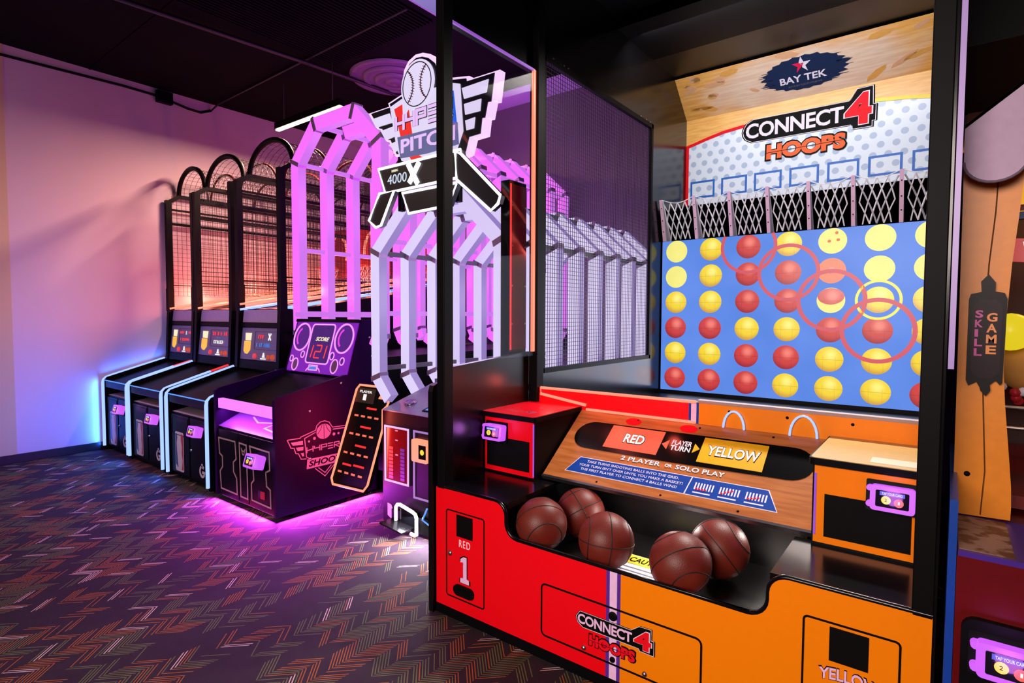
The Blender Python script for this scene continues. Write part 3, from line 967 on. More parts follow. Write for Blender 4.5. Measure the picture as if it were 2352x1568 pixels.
    g.band(F, [(2.345, .588), (2.255, .558), (2.268, .42), (2.30, .40)], 0.006, 0, 0.0015, SIDEART, False)
    g.band(F, [(2.49, .588), (2.60, .584)], 0.008, 0, 0.0015, SIDEART, False)
    g.prism(F, circ(2.414, 0.584, 0.062, 26, 0.056), 0, 0.0015, SIDEART)
    for p in ([(2.414, .53), (2.414, .64)], [(2.36, .57), (2.385, .60), (2.40, .636)], [(2.468, .57), (2.443, .60), (2.428, .636)]):
        g.band(F, p, 0.004, 0.0015, 0.0022, PURPLAM, False)
    for a, b_, r in ((2.29, .53, .008), (2.335, .545, .011), (2.50, .55, .012), (2.54, .55, .009)):
        g.prism(F, circ(a, b_, r, 10), 0, 0.0015, SIDEART)
    # angular HYPER drawn in strokes
    def hyp(pts): g.band(F, pts, 0.0075, 0, 0.0015, SIDEART, False)
    for pts in ([(2.272, .447), (2.272, .490)], [(2.272, .465), (2.318, .470)], [(2.322, .450), (2.322, .492)],
                [(2.334, .490), (2.334, .472), (2.374, .472)], [(2.378, .448), (2.378, .490)],
                [(2.392, .447), (2.392, .487), (2.436, .487), (2.436, .468), (2.396, .468)],
                [(2.490, .487), (2.446, .487)], [(2.490, .468), (2.446, .468)], [(2.490, .449), (2.446, .449)],
                [(2.502, .447), (2.502, .487), (2.545, .487), (2.545, .468), (2.506, .468), (2.545, .447)]):
        hyp(pts)
    g.prism(F, [(2.268, .330), (2.275, .401), (2.60, .396), (2.59, .330)], 0, 0.0015, SIDEART)
    g.text(F, 'SHOOT', 2.285, 0.343, 0.28, 0.045, 0.0015, 0.0025, PURPLAM, 0.03, 0.2)
    for k in (0, 0.028):
        g.band(F, [(2.337 + k, .322), (2.42, .248 + k * 0.9), (2.503 - k, .322)], 0.006, 0, 0.0015, SIDEART, False)
    g.build('side_print', sr)
    # casters and under-glow strip
    for x in (x0 + 0.08, x1 - 0.05):
        for y in (yf + 0.14, 2.55, 2.84):
            c = MB()
            c.lathe(Frame((x - 0.012, y, 0.022), (0, 1, 0), (0, 0, 1)), [(0.004, 0), (0.021, 0.001), (0.022, 0.012), (0.021, 0.023), (0.004, 0.024)], BLKM, 16)
            c.box(x - 0.02, x + 0.02, y - 0.02, y + 0.02, 0.032, 0.046, STEEL)
            c.build('caster', t)
    MB().box(x0 + 0.05, x1 - 0.05, yf + 0.03, yf + 0.05, 0.027, 0.036, TUBE_MAG).build('underglow_strip', t)
    MB().box(x1 - 0.06, x1 - 0.04, yf + 0.05, 2.88, 0.027, 0.036, TUBE_MAG).build('underglow_strip', t)
    lamp('underglow', 'AREA', (-4.09, yf - 0.01, 0.034), (0.75, 0.05, 1.0), 42, 0.85, 0.04, (-4.09, yf - 0.2, -0.06), t)
    lamp('underglow', 'AREA', (x1 + 0.01, 2.45, 0.034), (0.75, 0.05, 1.0), 46, 0.8, 0.04, (x1 + 0.2, 2.45, -0.06), t)
    # cage of tubes
    prof = [(0.50, 1.20), (0.555, 1.30), (0.555, 2.77), (0.262, 3.045)]
    h = hoop(t, -4.0, 2.80, prof, 0.11, 0.075, TUBE_MAG, TUBE_MAGS, COLLAR)
    for i in range(1, 10):
        copy_tree(h, (0, 0.285 * i, 0))
    for dx, z in ((0.555, 2.77), (0.262, 3.045), (0.555, 2.02), (0.555, 1.46)):
        for s in (-1, 1):
            MB().box(-4.0 + s * dx - 0.014, -4.0 + s * dx + 0.014, 2.80, 5.37, z - 0.018, z + 0.018, TUBE_MAGS).build('cage_rail', t)
    MB().box(-4.57, -3.43, 2.76, 2.80, 1.43, 1.47, TUBE_MAGS).build('cage_rail', t)
    MB().box(-4.565, -3.44, 5.40, 5.43, 1.1, 2.7, mat('lane_back', S(60, 20, 80), 0.4)).build('lane_back', t)
    for y in (3.2, 4.1, 5.0):
        lamp('cage_light', 'POINT', (-4.0, y, 2.5), (0.85, 0.12, 1.0), 26, 0.3, parent=t)
    lamp('cage_light', 'POINT', (-4.0, 4.2, 3.3), (0.7, 0.1, 0.9), 16, 0.3, parent=t)
    return t
shooting_machine()

# ------------------------------------------------------------------ pitching machine with the white tube cage and winged sign
SIGNW = glow('backlit_sign_white', S(228, 216, 248), 1.0, 0.05, 4)
SIGNE = glow('backlit_sign_edge', S(250, 214, 255), 1.05)
SIGNK = mat('sign_black', S(18, 14, 30), 0.3)
SIGNR = glow('backlit_sign_red', S(238, 40, 36), 1.0)
SIGNB = glow('backlit_sign_blue', S(20, 96, 226), 1.0)
SIGNG = glow('backlit_sign_grey', S(96, 98, 148), 1.0, 0.15, 8)
SIGNP = glow('backlit_sign_pink', S(232, 190, 250), 1.0)
def pitching_machine():
    cx, x0, x1, yf = -2.685, -3.07, -2.30, 2.50
    t = thing('pitching_machine', 'dark pitching machine with a white tube cage and a winged baseball sign on top', 'arcade machine', (cx, 3.4, 0))
    b = MB()
    b.prism(FX(x0), [(yf, 0.02), (yf, 0.79), (2.98, 0.93), (4.9, 0.93), (4.9, 0.02)], 0, x1 - x0, mat('plum_black_laminate', S(24, 8, 20), 0.4, spec=0.12))
    b.build('cabinet', t)
    top = Frame((x0, yf, 0.792), (1, 0, 0), (0, 0.48, 0.14))
    tp = MB().rect(top, 0, x1 - x0, 0.0, 0.49, 0, 0.006, mat('control_top', S(120, 108, 150), 0.25)).build('control_top', t)
    for a, b_, r in ((0.14, 0.14, 0.045), (0.33, 0.27, 0.09)):
        MB().lathe(top, [(r, 0.006), (r, 0.014), (r * 0.9, 0.02), (r * 0.7, 0.016), (0.003, 0.018)], mat('chrome_button', S(150, 120, 170), 0.2, 0.8), 28, a, b_).build('control_dial', tp)
    k = MB().rect(top, 0.34, 0.56, 0.055, 0.115, 0.006, 0.012, BLKM)
    k.rect(top, 0.36, 0.54, 0.065, 0.105, 0.012, 0.014, LED_BLUE)
    k.build('credit_display', tp)
    F = FY(yf)
    d1 = MB().rect(F, -3.034, -2.80, 0.31, 0.69, 0, 0.006, mat('red_lit_window', S(120, 8, 14), 0.15)).build('window', t)
    MB().band(F, [(-3.034, .316), (-2.803, .316), (-2.800, .690), (-3.034, .690)], 0.012, 0.006, 0.012, NEON_WHITE if False else SIGNP).build('window_frame', d1)
    for a, m, z1 in ((-2.975, NEON_RED2, 0.56), (-2.86, glow('violet_column', S(110, 20, 150), 0.9), 0.57)):
        c = MB()
        for i in range(9):
            c.rect(F, a - 0.02, a + 0.02, 0.335 + i * 0.025, 0.335 + i * 0.025 + 0.019, 0.006, 0.009, m)
        c.build('ticket_column', d1)
    for z in (0.665, 0.60, 0.50):
        MB().rect(F, -2.93, -2.905, z, z + 0.008, 0.006, 0.009, LAV).build('window_mark', d1)
    d2 = MB().rect(F, -2.745, -2.40, 0.245, 0.69, 0, 0.006, mat('plum_door', S(36, 12, 34), 0.3)).build('door', t)
    MB().band(F, [(-2.744, .25), (-2.40, .25), (-2.40, .69), (-2.744, .69)], 0.012, 0.006, 0.012, glow('dim_lilac_line', S(170, 130, 200), 0.9)).build('door_frame', d2)
    MB().prism(F, rrect(-2.735, -2.59, 0.50, 0.645, 0.012), 0.006, 0.04, NEON_ORANGE).build('card_reader', t, 'orange lit card reader housing')
    k = MB().rect(F, -2.665, -2.60, 0.525, 0.615, 0.04, 0.043, SCREENK)
    k.prism(F, circ(-2.632, 0.57, 0.018, 12), 0.043, 0.0445, READER_Y)
    k.build('reader_screen', t)
    # ticket mouth with its white neon bow, small pink badge, blue neon corner
    fl = MB().rect(F, -2.96, -2.35, 0.02, 0.13, 0, 0.02, BLKM).build('kick_panel', t)
    MB().prism(F, [(-3.02, .155), (-2.985, .15), (-2.945, .09), (-2.965, .045), (-3.02, .07)], 0, 0.004, LAV).build('badge', t)
    mt = MB().rect(F, -2.86, -2.70, 0.03, 0.155, 0, 0.03, SCREENK).build('ticket_mouth', t)
    MB().prism(F, [(-2.94, 0.065), (-2.72, 0.045), (-2.72, 0.055), (-2.94, 0.075)], 0.02, 0.14, BLKG).build('ticket_lip', mt)
    MB().tube([F.p(a, b_, 0.045) for a, b_ in ((-2.885, .075), (-2.885, .165), (-2.87, .185), (-2.845, .19), (-2.72, .165), (-2.695, .155), (-2.685, .13), (-2.685, .02), (-2.70, .002 + 0.012), (-2.74, .018))], 0.012, NEON_WHITE, 8).build('neon_bow', mt)
    lamp('ticket_light', 'AREA', (-2.74, yf - 0.06, 0.16), (0.86, 0.84, 1.0), 8, 0.2, 0.1, (-2.70, yf - 0.3, -0.05), t)
    lamp('ticket_light', 'AREA', (-2.52, yf - 0.06, 0.16), (0.86, 0.84, 1.0), 14, 0.2, 0.1, (-2.48, yf - 0.35, -0.05), t)
    MB().tube([F.p(-2.60, 0.21, 0.03), F.p(-2.645, 0.125, 0.03), F.p(-2.58, 0.105, 0.03)], 0.006, NEON_BLUE2, 6).build('neon_corner', t)
    # player board leaning beside the cabinet on a bracket
    Fp = Frame((-3.61, 2.45, 0.19), (1, 0, 0), (0, 0.2, 0.72))
    out = [(0.0, 0.04), (0.012, 0.13), (0.07, 0.72), (0.098, 0.755), (0.315, 0.757), (0.37, 0.735), (0.375, 0.705), (0.352, 0.676), (0.42, 0.677), (0.46, 0.655), (0.45, 0.625), (0.415, 0.597), (0.455, 0.464), (0.418, 0.06), (0.385, 0.014), (0.03, 0.0)]
    pb = MB().prism(Fp, out, -0.03, 0.0, mat('board_black', S(8, 7, 8), 0.7, spec=0.1)).build('player_board', t, 'black player board edged with orange neon')
    MB().tube([Fp.p(a, b_, 0.006) for a, b_ in out], 0.0085, NEON_ORANGE, 8, True).build('neon_edge', pb)
    MB().box(-3.32, -3.06, 2.66, 2.70, 0.30, 0.42, BLKM).build('bracket', pb)
    k = MB().rect(Fp, 0.08, 0.292, 0.625, 0.735, 0, 0.004, mat('number_plate', S(64, 50, 40), 0.4))
    k.text(Fp, 'PLAYER', 0.115, 0.70, 0.14, 0.018, 0.004, 0.006, LED_WHITE, 0.01)
    k.text(Fp, '1', 0.165, 0.645, 0.035, 0.045, 0.004, 0.006, LED_WHITE, 0.05)
    k.build('player_plate', pb)
    LO = glow('lit_orange_dash', S(255, 112, 84), 1.1)
    for b_, a0, a1 in ((0.527, 0.127, 0.358), (0.390, 0.112, 0.343), (0.247, 0.092, 0.330), (0.103, 0.072, 0.311)):
        for i in range(4):
            a = a0 + (a1 - a0) * i / 3
            MB().rect(Fp, a - 0.02, a + 0.022, b_ - 0.007, b_ + 0.007, 0, 0.004, LO).build('score_dash', pb)
    for b_, a0, a1 in ((0.591, 0.23, 0.34), (0.45, 0.202, 0.32), (0.31, 0.188, 0.31), (0.162, 0.089, 0.189), (0.169, 0.216, 0.336)):
        MB().rect(Fp, a0, a1, b_ - 0.007, b_ + 0.007, 0, 0.004, NEON_RED2).build('score_line', pb)
    lamp('board_light', 'AREA', (-3.40, 2.36, 0.66), (1.0, 0.05, 0.05), 5.0, 0.2, 0.5, (-3.64, 2.30, 0.66), t)
    lamp('board_light', 'AREA', (-3.12, 2.42, 0.50), (1.0, 0.12, 0.08), 2.2, 0.03, 0.6, (-2.9, 2.50, 0.45), t)
    # cage of tubes
    prof = [(0.445, 0.85), (0.575, 1.0), (0.575, 1.895), (0.245, 2.205)]
    h = hoop(t, cx, 2.63, prof, 0.092, 0.07, TUBE_WHT, TUBE_WHTS, COLLAR)
    for i in range(1, 9):
        copy_tree(h, (0, 0.278 * i, 0))
    for dx, z in ((0.575, 1.895), (0.245, 2.205), (0.575, 1.06)):
        for s in (-1, 1):
            MB().box(cx + s * dx - 0.012, cx + s * dx + 0.012, 2.63, 4.86, z - 0.016, z + 0.016, GRAYP).build('cage_rail', t)
    MB().box(x0 + 0.02, x1 - 0.02, 2.98, 4.85, 0.93, 0.97, mat('pitch_lane', S(84, 74, 120), 0.3)).build('pitch_lane', t)
    for y in (3.0, 3.9, 4.6):
        lamp('cage_light', 'POINT', (cx, y, 1.6), (0.82, 0.66, 1.0), 7, 0.2, parent=t)
    # tall red lit column on the side towards the big machine
    k = MB().box(-2.055, -1.992, 2.54, 2.70, 0.02, 2.22, BLKG).build('side_column', t)
    MB().box(-1.992, -1.988, 2.545, 2.556, 1.25, 2.20, NEON_RED2).build('column_edge', k)
    MB().rect(FX(-1.992), 2.556, 2.70, 1.25, 2.20, 0, 0.002, mat('deep_red_panel', S(96, 8, 40), 0.3)).build('column_panel', k)
    for z in (1.40, 1.62, 1.85, 2.08):
        for y in (2.565, 2.69):
            MB().lathe(FX(-1.99), [(0.006, 0), (0.002, 0.004)], STEEL, 8, y, z).build('bolt', k)
    # winged sign
    F = FY(2.55)
    outer = [(-3.259, 2.858), (-3.037, 2.858), (-3.049, 2.882), (-2.888, 2.914), (-2.9, 3.0), (-2.887, 3.06), (-2.845, 3.108), (-2.775, 3.131), (-2.706, 3.124), (-2.64, 3.098), (-2.575, 3.05), (-2.535, 2.98), (-2.53, 2.91),
             (-2.459, 2.905), (-2.307, 2.878), (-2.302, 2.858), (-2.072, 2.854), (-2.099, 2.687), (-2.126, 2.69), (-2.149, 2.6), (-2.173, 2.602), (-2.187, 2.509), (-2.283, 2.506), (-2.312, 2.421), (-2.357, 2.411),
             (-2.66, 2.40), (-2.88, 2.44), (-2.922, 2.509), (-2.977, 2.515), (-3.043, 2.628), (-3.071, 2.633), (-3.134, 2.724), (-3.167, 2.734)]
    sg = MB().prism(F, outer, -0.05, 0.0, SIGNE, SIGNE).build('winged_sign', t, 'backlit winged sign with a baseball on top')
    MB().prism(F, [(cx + (a - cx) * 0.94 if b_ < 2.92 else -2.72 + (a + 2.72) * 0.86, 2.70 + (b_ - 2.70) * 0.94) for a, b_ in outer], 0, 0.006, SIGNK).build('sign_border', sg)  # black border inside the pale rim
    fl_ = [(-3.212, 2.806), (-3.025, 2.808), (-2.994, 2.741), (-3.167, 2.742), (-3.115, 2.707), (-2.982, 2.714), (-2.964, 2.646), (-3.064, 2.636), (-3.027, 2.6), (-2.952, 2.611), (-2.934, 2.552), (-2.971, 2.542)]
    fr_ = [(-2.359, 2.815), (-2.15, 2.817), (-2.164, 2.747), (-2.342, 2.749), (-2.342, 2.717), (-2.206, 2.718), (-2.215, 2.65), (-2.332, 2.653), (-2.332, 2.617), (-2.254, 2.622), (-2.263, 2.56), (-2.322, 2.559)]
    for fs in (fl_, fr_):
        for i in range(3):
            MB().prism(F, fs[i * 4:i * 4 + 4], 0.006, 0.012, SIGNW).build('feather', sg)
    shield = MB().prism(F, [(-3.015, 2.845), (-2.90, 2.872), (-2.46, 2.872), (-2.375, 2.845), (-2.35, 2.56), (-2.40, 2.46), (-2.66, 2.42), (-2.90, 2.47), (-2.95, 2.56)], 0.006, 0.014, SIGNW).build('shield', sg)
    MB().prism(F, [(-2.968, 2.82), (-2.889, 2.835), (-2.884, 2.726), (-2.826, 2.789), (-2.77, 2.50), (-2.66, 2.44), (-2.80, 2.455), (-2.897, 2.60)], 0.014, 0.017, SIGNR).build('red_flash', shield)
    MB().prism(F, [(-2.55, 2.83), (-2.423, 2.815), (-2.39, 2.566), (-2.41, 2.48), (-2.50, 2.60)], 0.014, 0.017, SIGNB).build('blue_flash', shield)
    MB().prism(F, [(-2.933, 2.628), (-2.387, 2.617), (-2.377, 2.484), (-2.66, 2.475), (-2.904, 2.486)], 0.017, 0.022, SIGNG).build('grey_band', shield)
    MB().text(F, 'PITCH', -2.895, 2.515, 0.49, 0.09, 0.022, 0.026, SIGNP, 0.02).build('lettering', shield)
    hy = MB()
    for dx in (0,):
        for wd, c0, c1, m in ((0.030, 0.018, 0.021, SIGNK), (0.020, 0.021, 0.024, SIGNP)):
            for pts in ([(-2.945, .672), (-2.945, .762)], [(-2.945, .715), (-2.875, .715)], [(-2.87, .665), (-2.87, .765)],
                        [(-2.845, .765), (-2.845, .722), (-2.775, .722)], [(-2.77, .668), (-2.77, .770)],
                        [(-2.745, .668), (-2.745, .762), (-2.665, .762), (-2.665, .718), (-2.735, .718)],
                        [(-2.565, .762), (-2.64, .762)], [(-2.565, .718), (-2.64, .718)], [(-2.565, .672), (-2.64, .672)],
                        [(-2.54, .668), (-2.54, .764), (-2.44, .764), (-2.44, .72), (-2.53, .72), (-2.425, .66)]):
                hy.band(F, [(a, 2.0 + b_) for a, b_ in pts], wd, c0, c1, m, False)
    hy.build('lettering', shield)
    bl = MB().prism(F, circ(-2.744, 2.93, 0.150, 36, 0.155), 0.006, 0.02, SIGNW).build('baseball', sg)
    k = MB()
    k.band(F, circ(-2.744, 2.93, 0.132, 36, 0.137), 0.006, 0.02, 0.022, SIGNK)
    DR = mat('stitch_red', S(92, 12, 40), 0.5)
    for s in (-1, 1):
        cpts = arc(-2.744 + s * 0.165, 2.93, 0.13, 90 + 52 if s > 0 else 52, 90 + 128 if s > 0 else -52, 14)
        if s > 0:
            cpts = arc(-2.744 + 0.165, 2.93, 0.13, 128, 232, 14)
        else:
            cpts = arc(-2.744 - 0.165, 2.93, 0.13, 52, -52, 14)
        k.band(F, cpts, 0.006, 0.02, 0.023, DR, False)
        for a, b_ in cpts[1:-1]:
            k.band(F, [(a - 0.014, b_ + 0.007), (a + 0.014, b_ - 0.007)], 0.004, 0.02, 0.0235, DR, False)
    k.build('stitching', bl)
    # black score boxes and crossed arms under it
    F = FY(2.50)
    def sign_box(name, pts, r=0.009):
        o = MB().prism(F, pts, -0.04, 0.0, SIGNK).build(name, t)
        MB().tube([F.p(a, b_, 0.004) for a, b_ in pts], r, NEON_WHITE, 6, True).build('neon_edge', o)
        return o
    sb = sign_box('score_box', [(-3.09, 2.435), (-2.33, 2.437), (-2.311, 2.273), (-3.02, 2.266)])
    MB().text(F, '4000', -2.998, 2.318, 0.19, 0.062, 0.002, 0.004, glow('score_digit', S(214, 226, 246), 1.0), -0.005, 0.05).build('score_digits', sb)
    MB().text(F, 'INNING', -2.955, 2.395, 0.062, 0.016, 0.002, 0.004, LED_CREAM).build('lettering', sb)
    k = MB()
    for p in ([(-2.79, 2.425), (-2.70, 2.285)], [(-2.685, 2.42), (-2.78, 2.30)]):
        k.band(F, p, 0.034, 0.002, 0.012, NEON_WHITE, False)
    k.build('multiply_mark', sb)
    sign_box('score_box', [(-2.849, 2.245), (-2.36, 2.245), (-2.43, 2.117), (-2.79, 2.107)])
    Fb = F
    F = FY(2.47)
    sign_box('sign_arm', [(-3.045, 2.262), (-2.897, 2.262), (-3.03, 2.05), (-3.085, 2.04), (-3.158, 2.093)])
    sign_box('sign_arm', [(-2.346, 2.42), (-2.30, 2.40), (-2.0, 2.12), (-2.016, 2.075), (-2.07, 2.042), (-2.336, 2.255)])
    lamp('sign_light', 'AREA', (-2.70, 2.42, 2.6), (0.95, 0.85, 1.0), 5, 0.7, 0.6, (-2.6, 0.5, 1.9), t)
    for x in (-2.95, -2.42):
        MB().box(x - 0.015, x + 0.015, 2.56, 2.60, 2.15, 2.80, BLKM).build('sign_strut', t)
    return t
pitching_machine()

# ------------------------------------------------------------------ big two-player hoop machine
WOODL = wood_mat('pale_court_wood', S(228, 162, 76), S(244, 190, 104))
WOODC = wood_mat('console_court_wood', S(160, 90, 44), S(186, 112, 60), rough=0.3)
BOXTOPY = mat('cream_box_top', S(200, 158, 92), 0.45, spec=0.2)
BOXTOPR = mat('red_box_top', S(224, 14, 40), 0.3)

def plate_logo(F, parent, plate, conn, four, hoops, c, name='logo', glossy=0):
    """black plate with CONNECT, a big red 4 and HOOPS under it; boxes are (a, b, w, h)"""
    k = MB()
    k.prism(F, plate, c, c + 0.002, BLKP)
    ctr = Vector((sum(p[0] for p in plate) / len(plate), sum(p[1] for p in plate) / len(plate)))
    sz = conn[3]
    k.band(F, [tuple(Vector(p) + (ctr - Vector(p)).normalized() * sz * 0.09) for p in plate], sz * 0.035, c + 0.002, c + 0.003, WHITE)
    k.text(F, 'CONNECT', *conn, c + 0.003, c + 0.0045, WHITE if sz > 0.07 else LAV, 0.025, space=0.95)
    k.text(F, '4', *four, c + 0.003, c + 0.0045, WHITE, 0.055)
    q = (four[0] + four[2] * 0.05, four[1] + four[3] * 0.03, four[2] * 0.9, four[3] * 0.94)
    k.text(F, '4', *q, c + 0.0045, c + 0.006, REDP, 0.045)
    o = k.build(name, parent)
    k = MB()
    e = hoops[3] * 0.10
    k.text(F, 'HOOPS', hoops[0] - e, hoops[1] - e, hoops[2] + 2 * e, hoops[3] + 2 * e, c, c + 0.002, BLKP, 0.085, 0.02)
    k.text(F, 'HOOPS', *hoops, c + 0.002, c + 0.0035, ORANGEP if sz > 0.07 else REDP, 0.055, 0.02)
    for i, h in ((0, 0.46), ):
        k.band(F, [(hoops[0], hoops[1] + hoops[3] * h), (hoops[0] + hoops[2], hoops[1] + hoops[3] * (h + 0.08))], hoops[3] * 0.035, c + 0.0035, c + 0.004, BLKP, False)
    k.build('lettering', o)
    return o

def hoop_machine():
    X0, X1, YF, XI = -1.975, 0.0, 1.90, -1.93
    t = thing('hoop_machine', 'huge red and amber two-player hoop machine with a lit ball screen', 'arcade machine', (-0.98, 3.4, 0))
    # carcass
    MB().box(X0 + 0.03, X1 - 0.01, YF + 0.06, 5.05, 0.0, 0.36, BLK).build('base_cabinet', t)
    MB().box(X0 + 0.01, X1 - 0.005, YF + 0.004, YF + 0.06, 0.0, 0.05, BLK).build('kick_panel', t)
    MB().prism(FX(X0), [(1.885, 0), (1.885, 1.08), (1.895, 1.11), (1.92, 1.12), (1.965, 1.12), (2.0, 1.19), (2.67, 1.238), (2.67, 0)], 0, 0.03, mat('satin_black_laminate', S(9, 8, 9), 0.3, spec=0.3)).build('side_panel', t)
    s = MB()
    s.box(XI - 0.03, XI, 2.74, 5.07, 0.0, 1.10, BLKG)
    s.box(XI - 0.03, XI, 2.74, 5.07, 2.985, 3.56, BLKG)
    s.box(XI - 0.03, XI, 4.33, 5.07, 1.10, 2.985, BLKG)
    s.build('side_panel', t)
    MB().box(XI - 0.03, XI, 1.96, 2.675, 2.85, 3.56, BLK).build('side_panel', t)
    r = MB()
    r.box(X1 - 0.006, X1, YF, 5.07, 0.0, 3.56, BLKG)
    r.build('side_panel', t)
    MB().box(XI, XI + 0.05, YF, 1.962, 0.615, 3.56, BLKM).build('post', t, bevel=0.003)
    MB().box(-0.056, -0.006, YF, 1.962, 0.615, 3.56, BLKM).build('post', t, bevel=0.003)
    MB().box(XI - 0.02, XI + 0.04, 2.675, 2.742, 0.0, 3.56, BLKM).build('post', t, bevel=0.003)
    MB().box(-1.95, X1, YF, 5.10, 3.56, 3.60, BLK).build('roof', t)
    MB().box(XI, X1 - 0.006, YF, YF + 0.08, 3.05, 3.56, BLK).build('header', t)
    MB().box(XI, X1 - 0.006, 3.70, 4.316, 3.49, 3.56, BLKM).build('light_beam', t)
    MB().box(XI, X1 - 0.006, 4.316, 4.80, 3.50, 3.52, mat('roof_lining', S(24, 21, 24), 0.35)).build('roof_lining', t)
    MB().box(XI, X1 - 0.006, 5.07, 5.10, 0.36, 3.56, BLK).build('back_panel', t)
    # lit acrylic windows on both sides
    MB().box(-1.912, -1.906, 1.965, 2.66, 1.215, 2.845, PANE).build('side_window', t)
    MB().box(-1.918, -1.902, 2.648, 2.668, 1.24, 2.845, glow('hot_red_edge', S(255, 122, 92), 1.5)).build('window_edge', t, 'glowing red edge of the side window')
    MB().box(-1.914, -1.904, 1.965, 2.66, 2.838, 2.850, glow('violet_edge', S(150, 84, 200), 0.9)).build('window_edge', t, 'violet upper edge of the side window')
    MB().box(0.003, 0.016, YF + 0.0, YF + 0.02, 1.31, 3.5, glow('lilac_edge', S(176, 134, 196), 0.85)).build('window_edge', t, 'lilac glowing edge beside the far post')
    lamp('edge_light', 'AREA', (-1.885, 2.60, 2.0), (1.0, 0.14, 0.1), 2.0, 0.03, 1.4, (-1.6, 2.2, 1.6), t)
    # steel net panel
    n = MB()
    F = FX(XI - 0.008)
    n.wires(F, 2.80, 4.31, 1.125, 2.955, 0.0255, 0.0255, 0.0026, WIRE)
    n.build('net', t, kind='stuff')
    f = MB()
    for y0, y1, z0, z1 in ((2.79, 4.33, 2.95, 2.985), (2.79, 4.33, 1.10, 1.13), (4.30, 4.33, 1.10, 2.985), (2.745, 2.80, 1.10, 2.985)):
        f.box(XI - 0.02, XI + 0.008, y0, y1, z0, z1, BLKM)
    nf = f.build('net_frame', t)
    for y in (2.88, 3.05, 3.0, 4.1, 4.2, 4.27):
        MB().tube([(XI + 0.004, y, 2.955), (XI + 0.004, y, 2.995)], 0.004, GRAYP, 6).build('clip', nf)
    # front panel with the sunken tray mouth
    F = FY(YF + 0.02)
    Lp = [(-1.936, .05), (-1.936, .625), (-1.57, .625)] + arc(-1.57, .565, .06, 90, 0, 6) + arc(-1.445, .54, .065, 180, 270, 6) + [(-1.01, .475), (-1.01, .05)]
    Rp = [(-.949, .05), (-.949, .475), (-.495, .475)] + arc(-.495, .54, .065, 270, 360, 6) + arc(-.37, .565, .06, 180, 90, 6) + [(-.008, .625), (-.008, .05)]
    fp = MB().prism(F, Lp, 0, 0.02, RED, BLK).build('front_panel', t, 'red half of the front panel')
    fy = MB().prism(F, Rp, 0, 0.02, YEL, BLK).build('front_panel', t, 'amber half of the front panel')
    k = MB()
    k.rect(F, -1.01, -.995, .05, .475, 0, 0.02, PURPLEP)
    k.rect(F, -.995, -.964, .05, .475, 0, 0.02, LAV)
    k.rect(F, -.964, -.949, .05, .475, 0, 0.02, PURPLEP)
    k.build('centre_stripe', t)
    edge = Lp[1:-1] + Rp[1:-1]
    MB().tube([F.p(a, b, 0.012) for a, b in edge], 0.009, BLKG, 8).build('edge_trim', t)
    F = FY(YF)
    def door(x0, x1, z0, z1, par):
        return MB().band(F, rrect(x0, x1, z0, z1, 0.012), 0.006, 0, 0.002, BLKP).build('access_door', par)
    d = door(-1.866, -1.63, .11, .525, fp)
    MB().rect(F, -1.80, -1.70, .41, .513, 0, 0.003, BLKP).build('black_window', d)
    k = MB()
    k.text(F, 'RED', -1.784, .362, .07, .034, 0, 0.002, WHITE, 0.0, space=1.2)
    one = [(-.030, 0), (.030, 0), (.030, .020), (.014, .024), (.014, .125), (-.008, .125), (-.028, .112), (-.028, .096), (-.010, .100), (-.010, .024), (-.030, .020)]
    k.prism(F, [(-1.748 + a * 1.15, .192 + b * 1.06) for a, b in one], 0, 0.0015, BLKP)
    k.prism(F, [(-1.748 + a * 0.92, .195 + b) for a, b in one], 0.0015, 0.003, LAV)
    k.build('lettering', d)
    k = MB().prism(F, arc(-1.79, .155, .026, 90, 270, 8) + arc(-1.715, .155, .026, -90, 90, 8), 0, 0.010, BLKP)
    k.prism(F, arc(-1.785, .158, .009, 90, 270, 6) + arc(-1.72, .158, .009, -90, 90, 6), 0.010, 0.012, BLKM)
    k.build('door_pull', d)
    MB().lathe(F, [(0.012, 0), (0.011, 0.006), (0.003, 0.008)], STEEL, 14, -1.842, .317).build('lock', d)
    d = door(-.325, -.078, .11, .526, fy)
    MB().rect(F, -.254, -.153, .41, .514, 0, 0.003, BLKP).build('black_window', d)
    k = MB()
    k.text(F, 'YELLOW', -.282, .342, .165, .042, 0, 0.0015, BLKP, 0.04, lift=lambda q, h: 0.012 * (1 - (2 * q - 1) ** 2))
    k.text(F, 'YELLOW', -.279, .345, .159, .036, 0.0015, 0.003, LAV, 0.02, lift=lambda q, h: 0.012 * (1 - (2 * q - 1) ** 2))
    k.text(F, '2', -.24, .195, .075, .125, 0.0, 0.003, LAV, 0.03)
    k.build('lettering', d)
    # service flap across both halves with the logo
    fl = MB().band(F, rrect(-1.312, -.64, .11, .33, 0.02), 0.007, 0, 0.002, BLKP).build('service_flap', t)
    plate = [(-1.144, .249), (-1.127, .275), (-.90, .276), (-.866, .301), (-.819, .303), (-.819, .262), (-.808, .262), (-.808, .205), (-.864, .205), (-.868, .213), (-1.113, .212), (-1.137, .228)]
    plate_logo(F, fl, plate, (-1.132, .226, .235, .040), (-.892, .214, .075, .076), (-1.08, .152, .195, .044), 0.002)
    for a, b in ((-1.106, .129), (-.847, .125)):
        MB().lathe(F, [(0.010, 0), (0.009, 0.006), (0.002, 0.008)], STEEL, 12, a, b).build('bolt', fl)
    for a, b, r in ((-.979, .300, .018), (-.979, .130, .011)):
        MB().lathe(F, [(r, 0.002), (r * 0.9, 0.008), (r * 0.5, 0.006), (0.002, 0.007)], BLKP, 16, a, b).build('lock', fl)
    # shelves and ball tray
    MB().box(X0 + 0.03, -1.51, YF + 0.02, 2.30, .595, .622, BLKG).build('shelf', t)
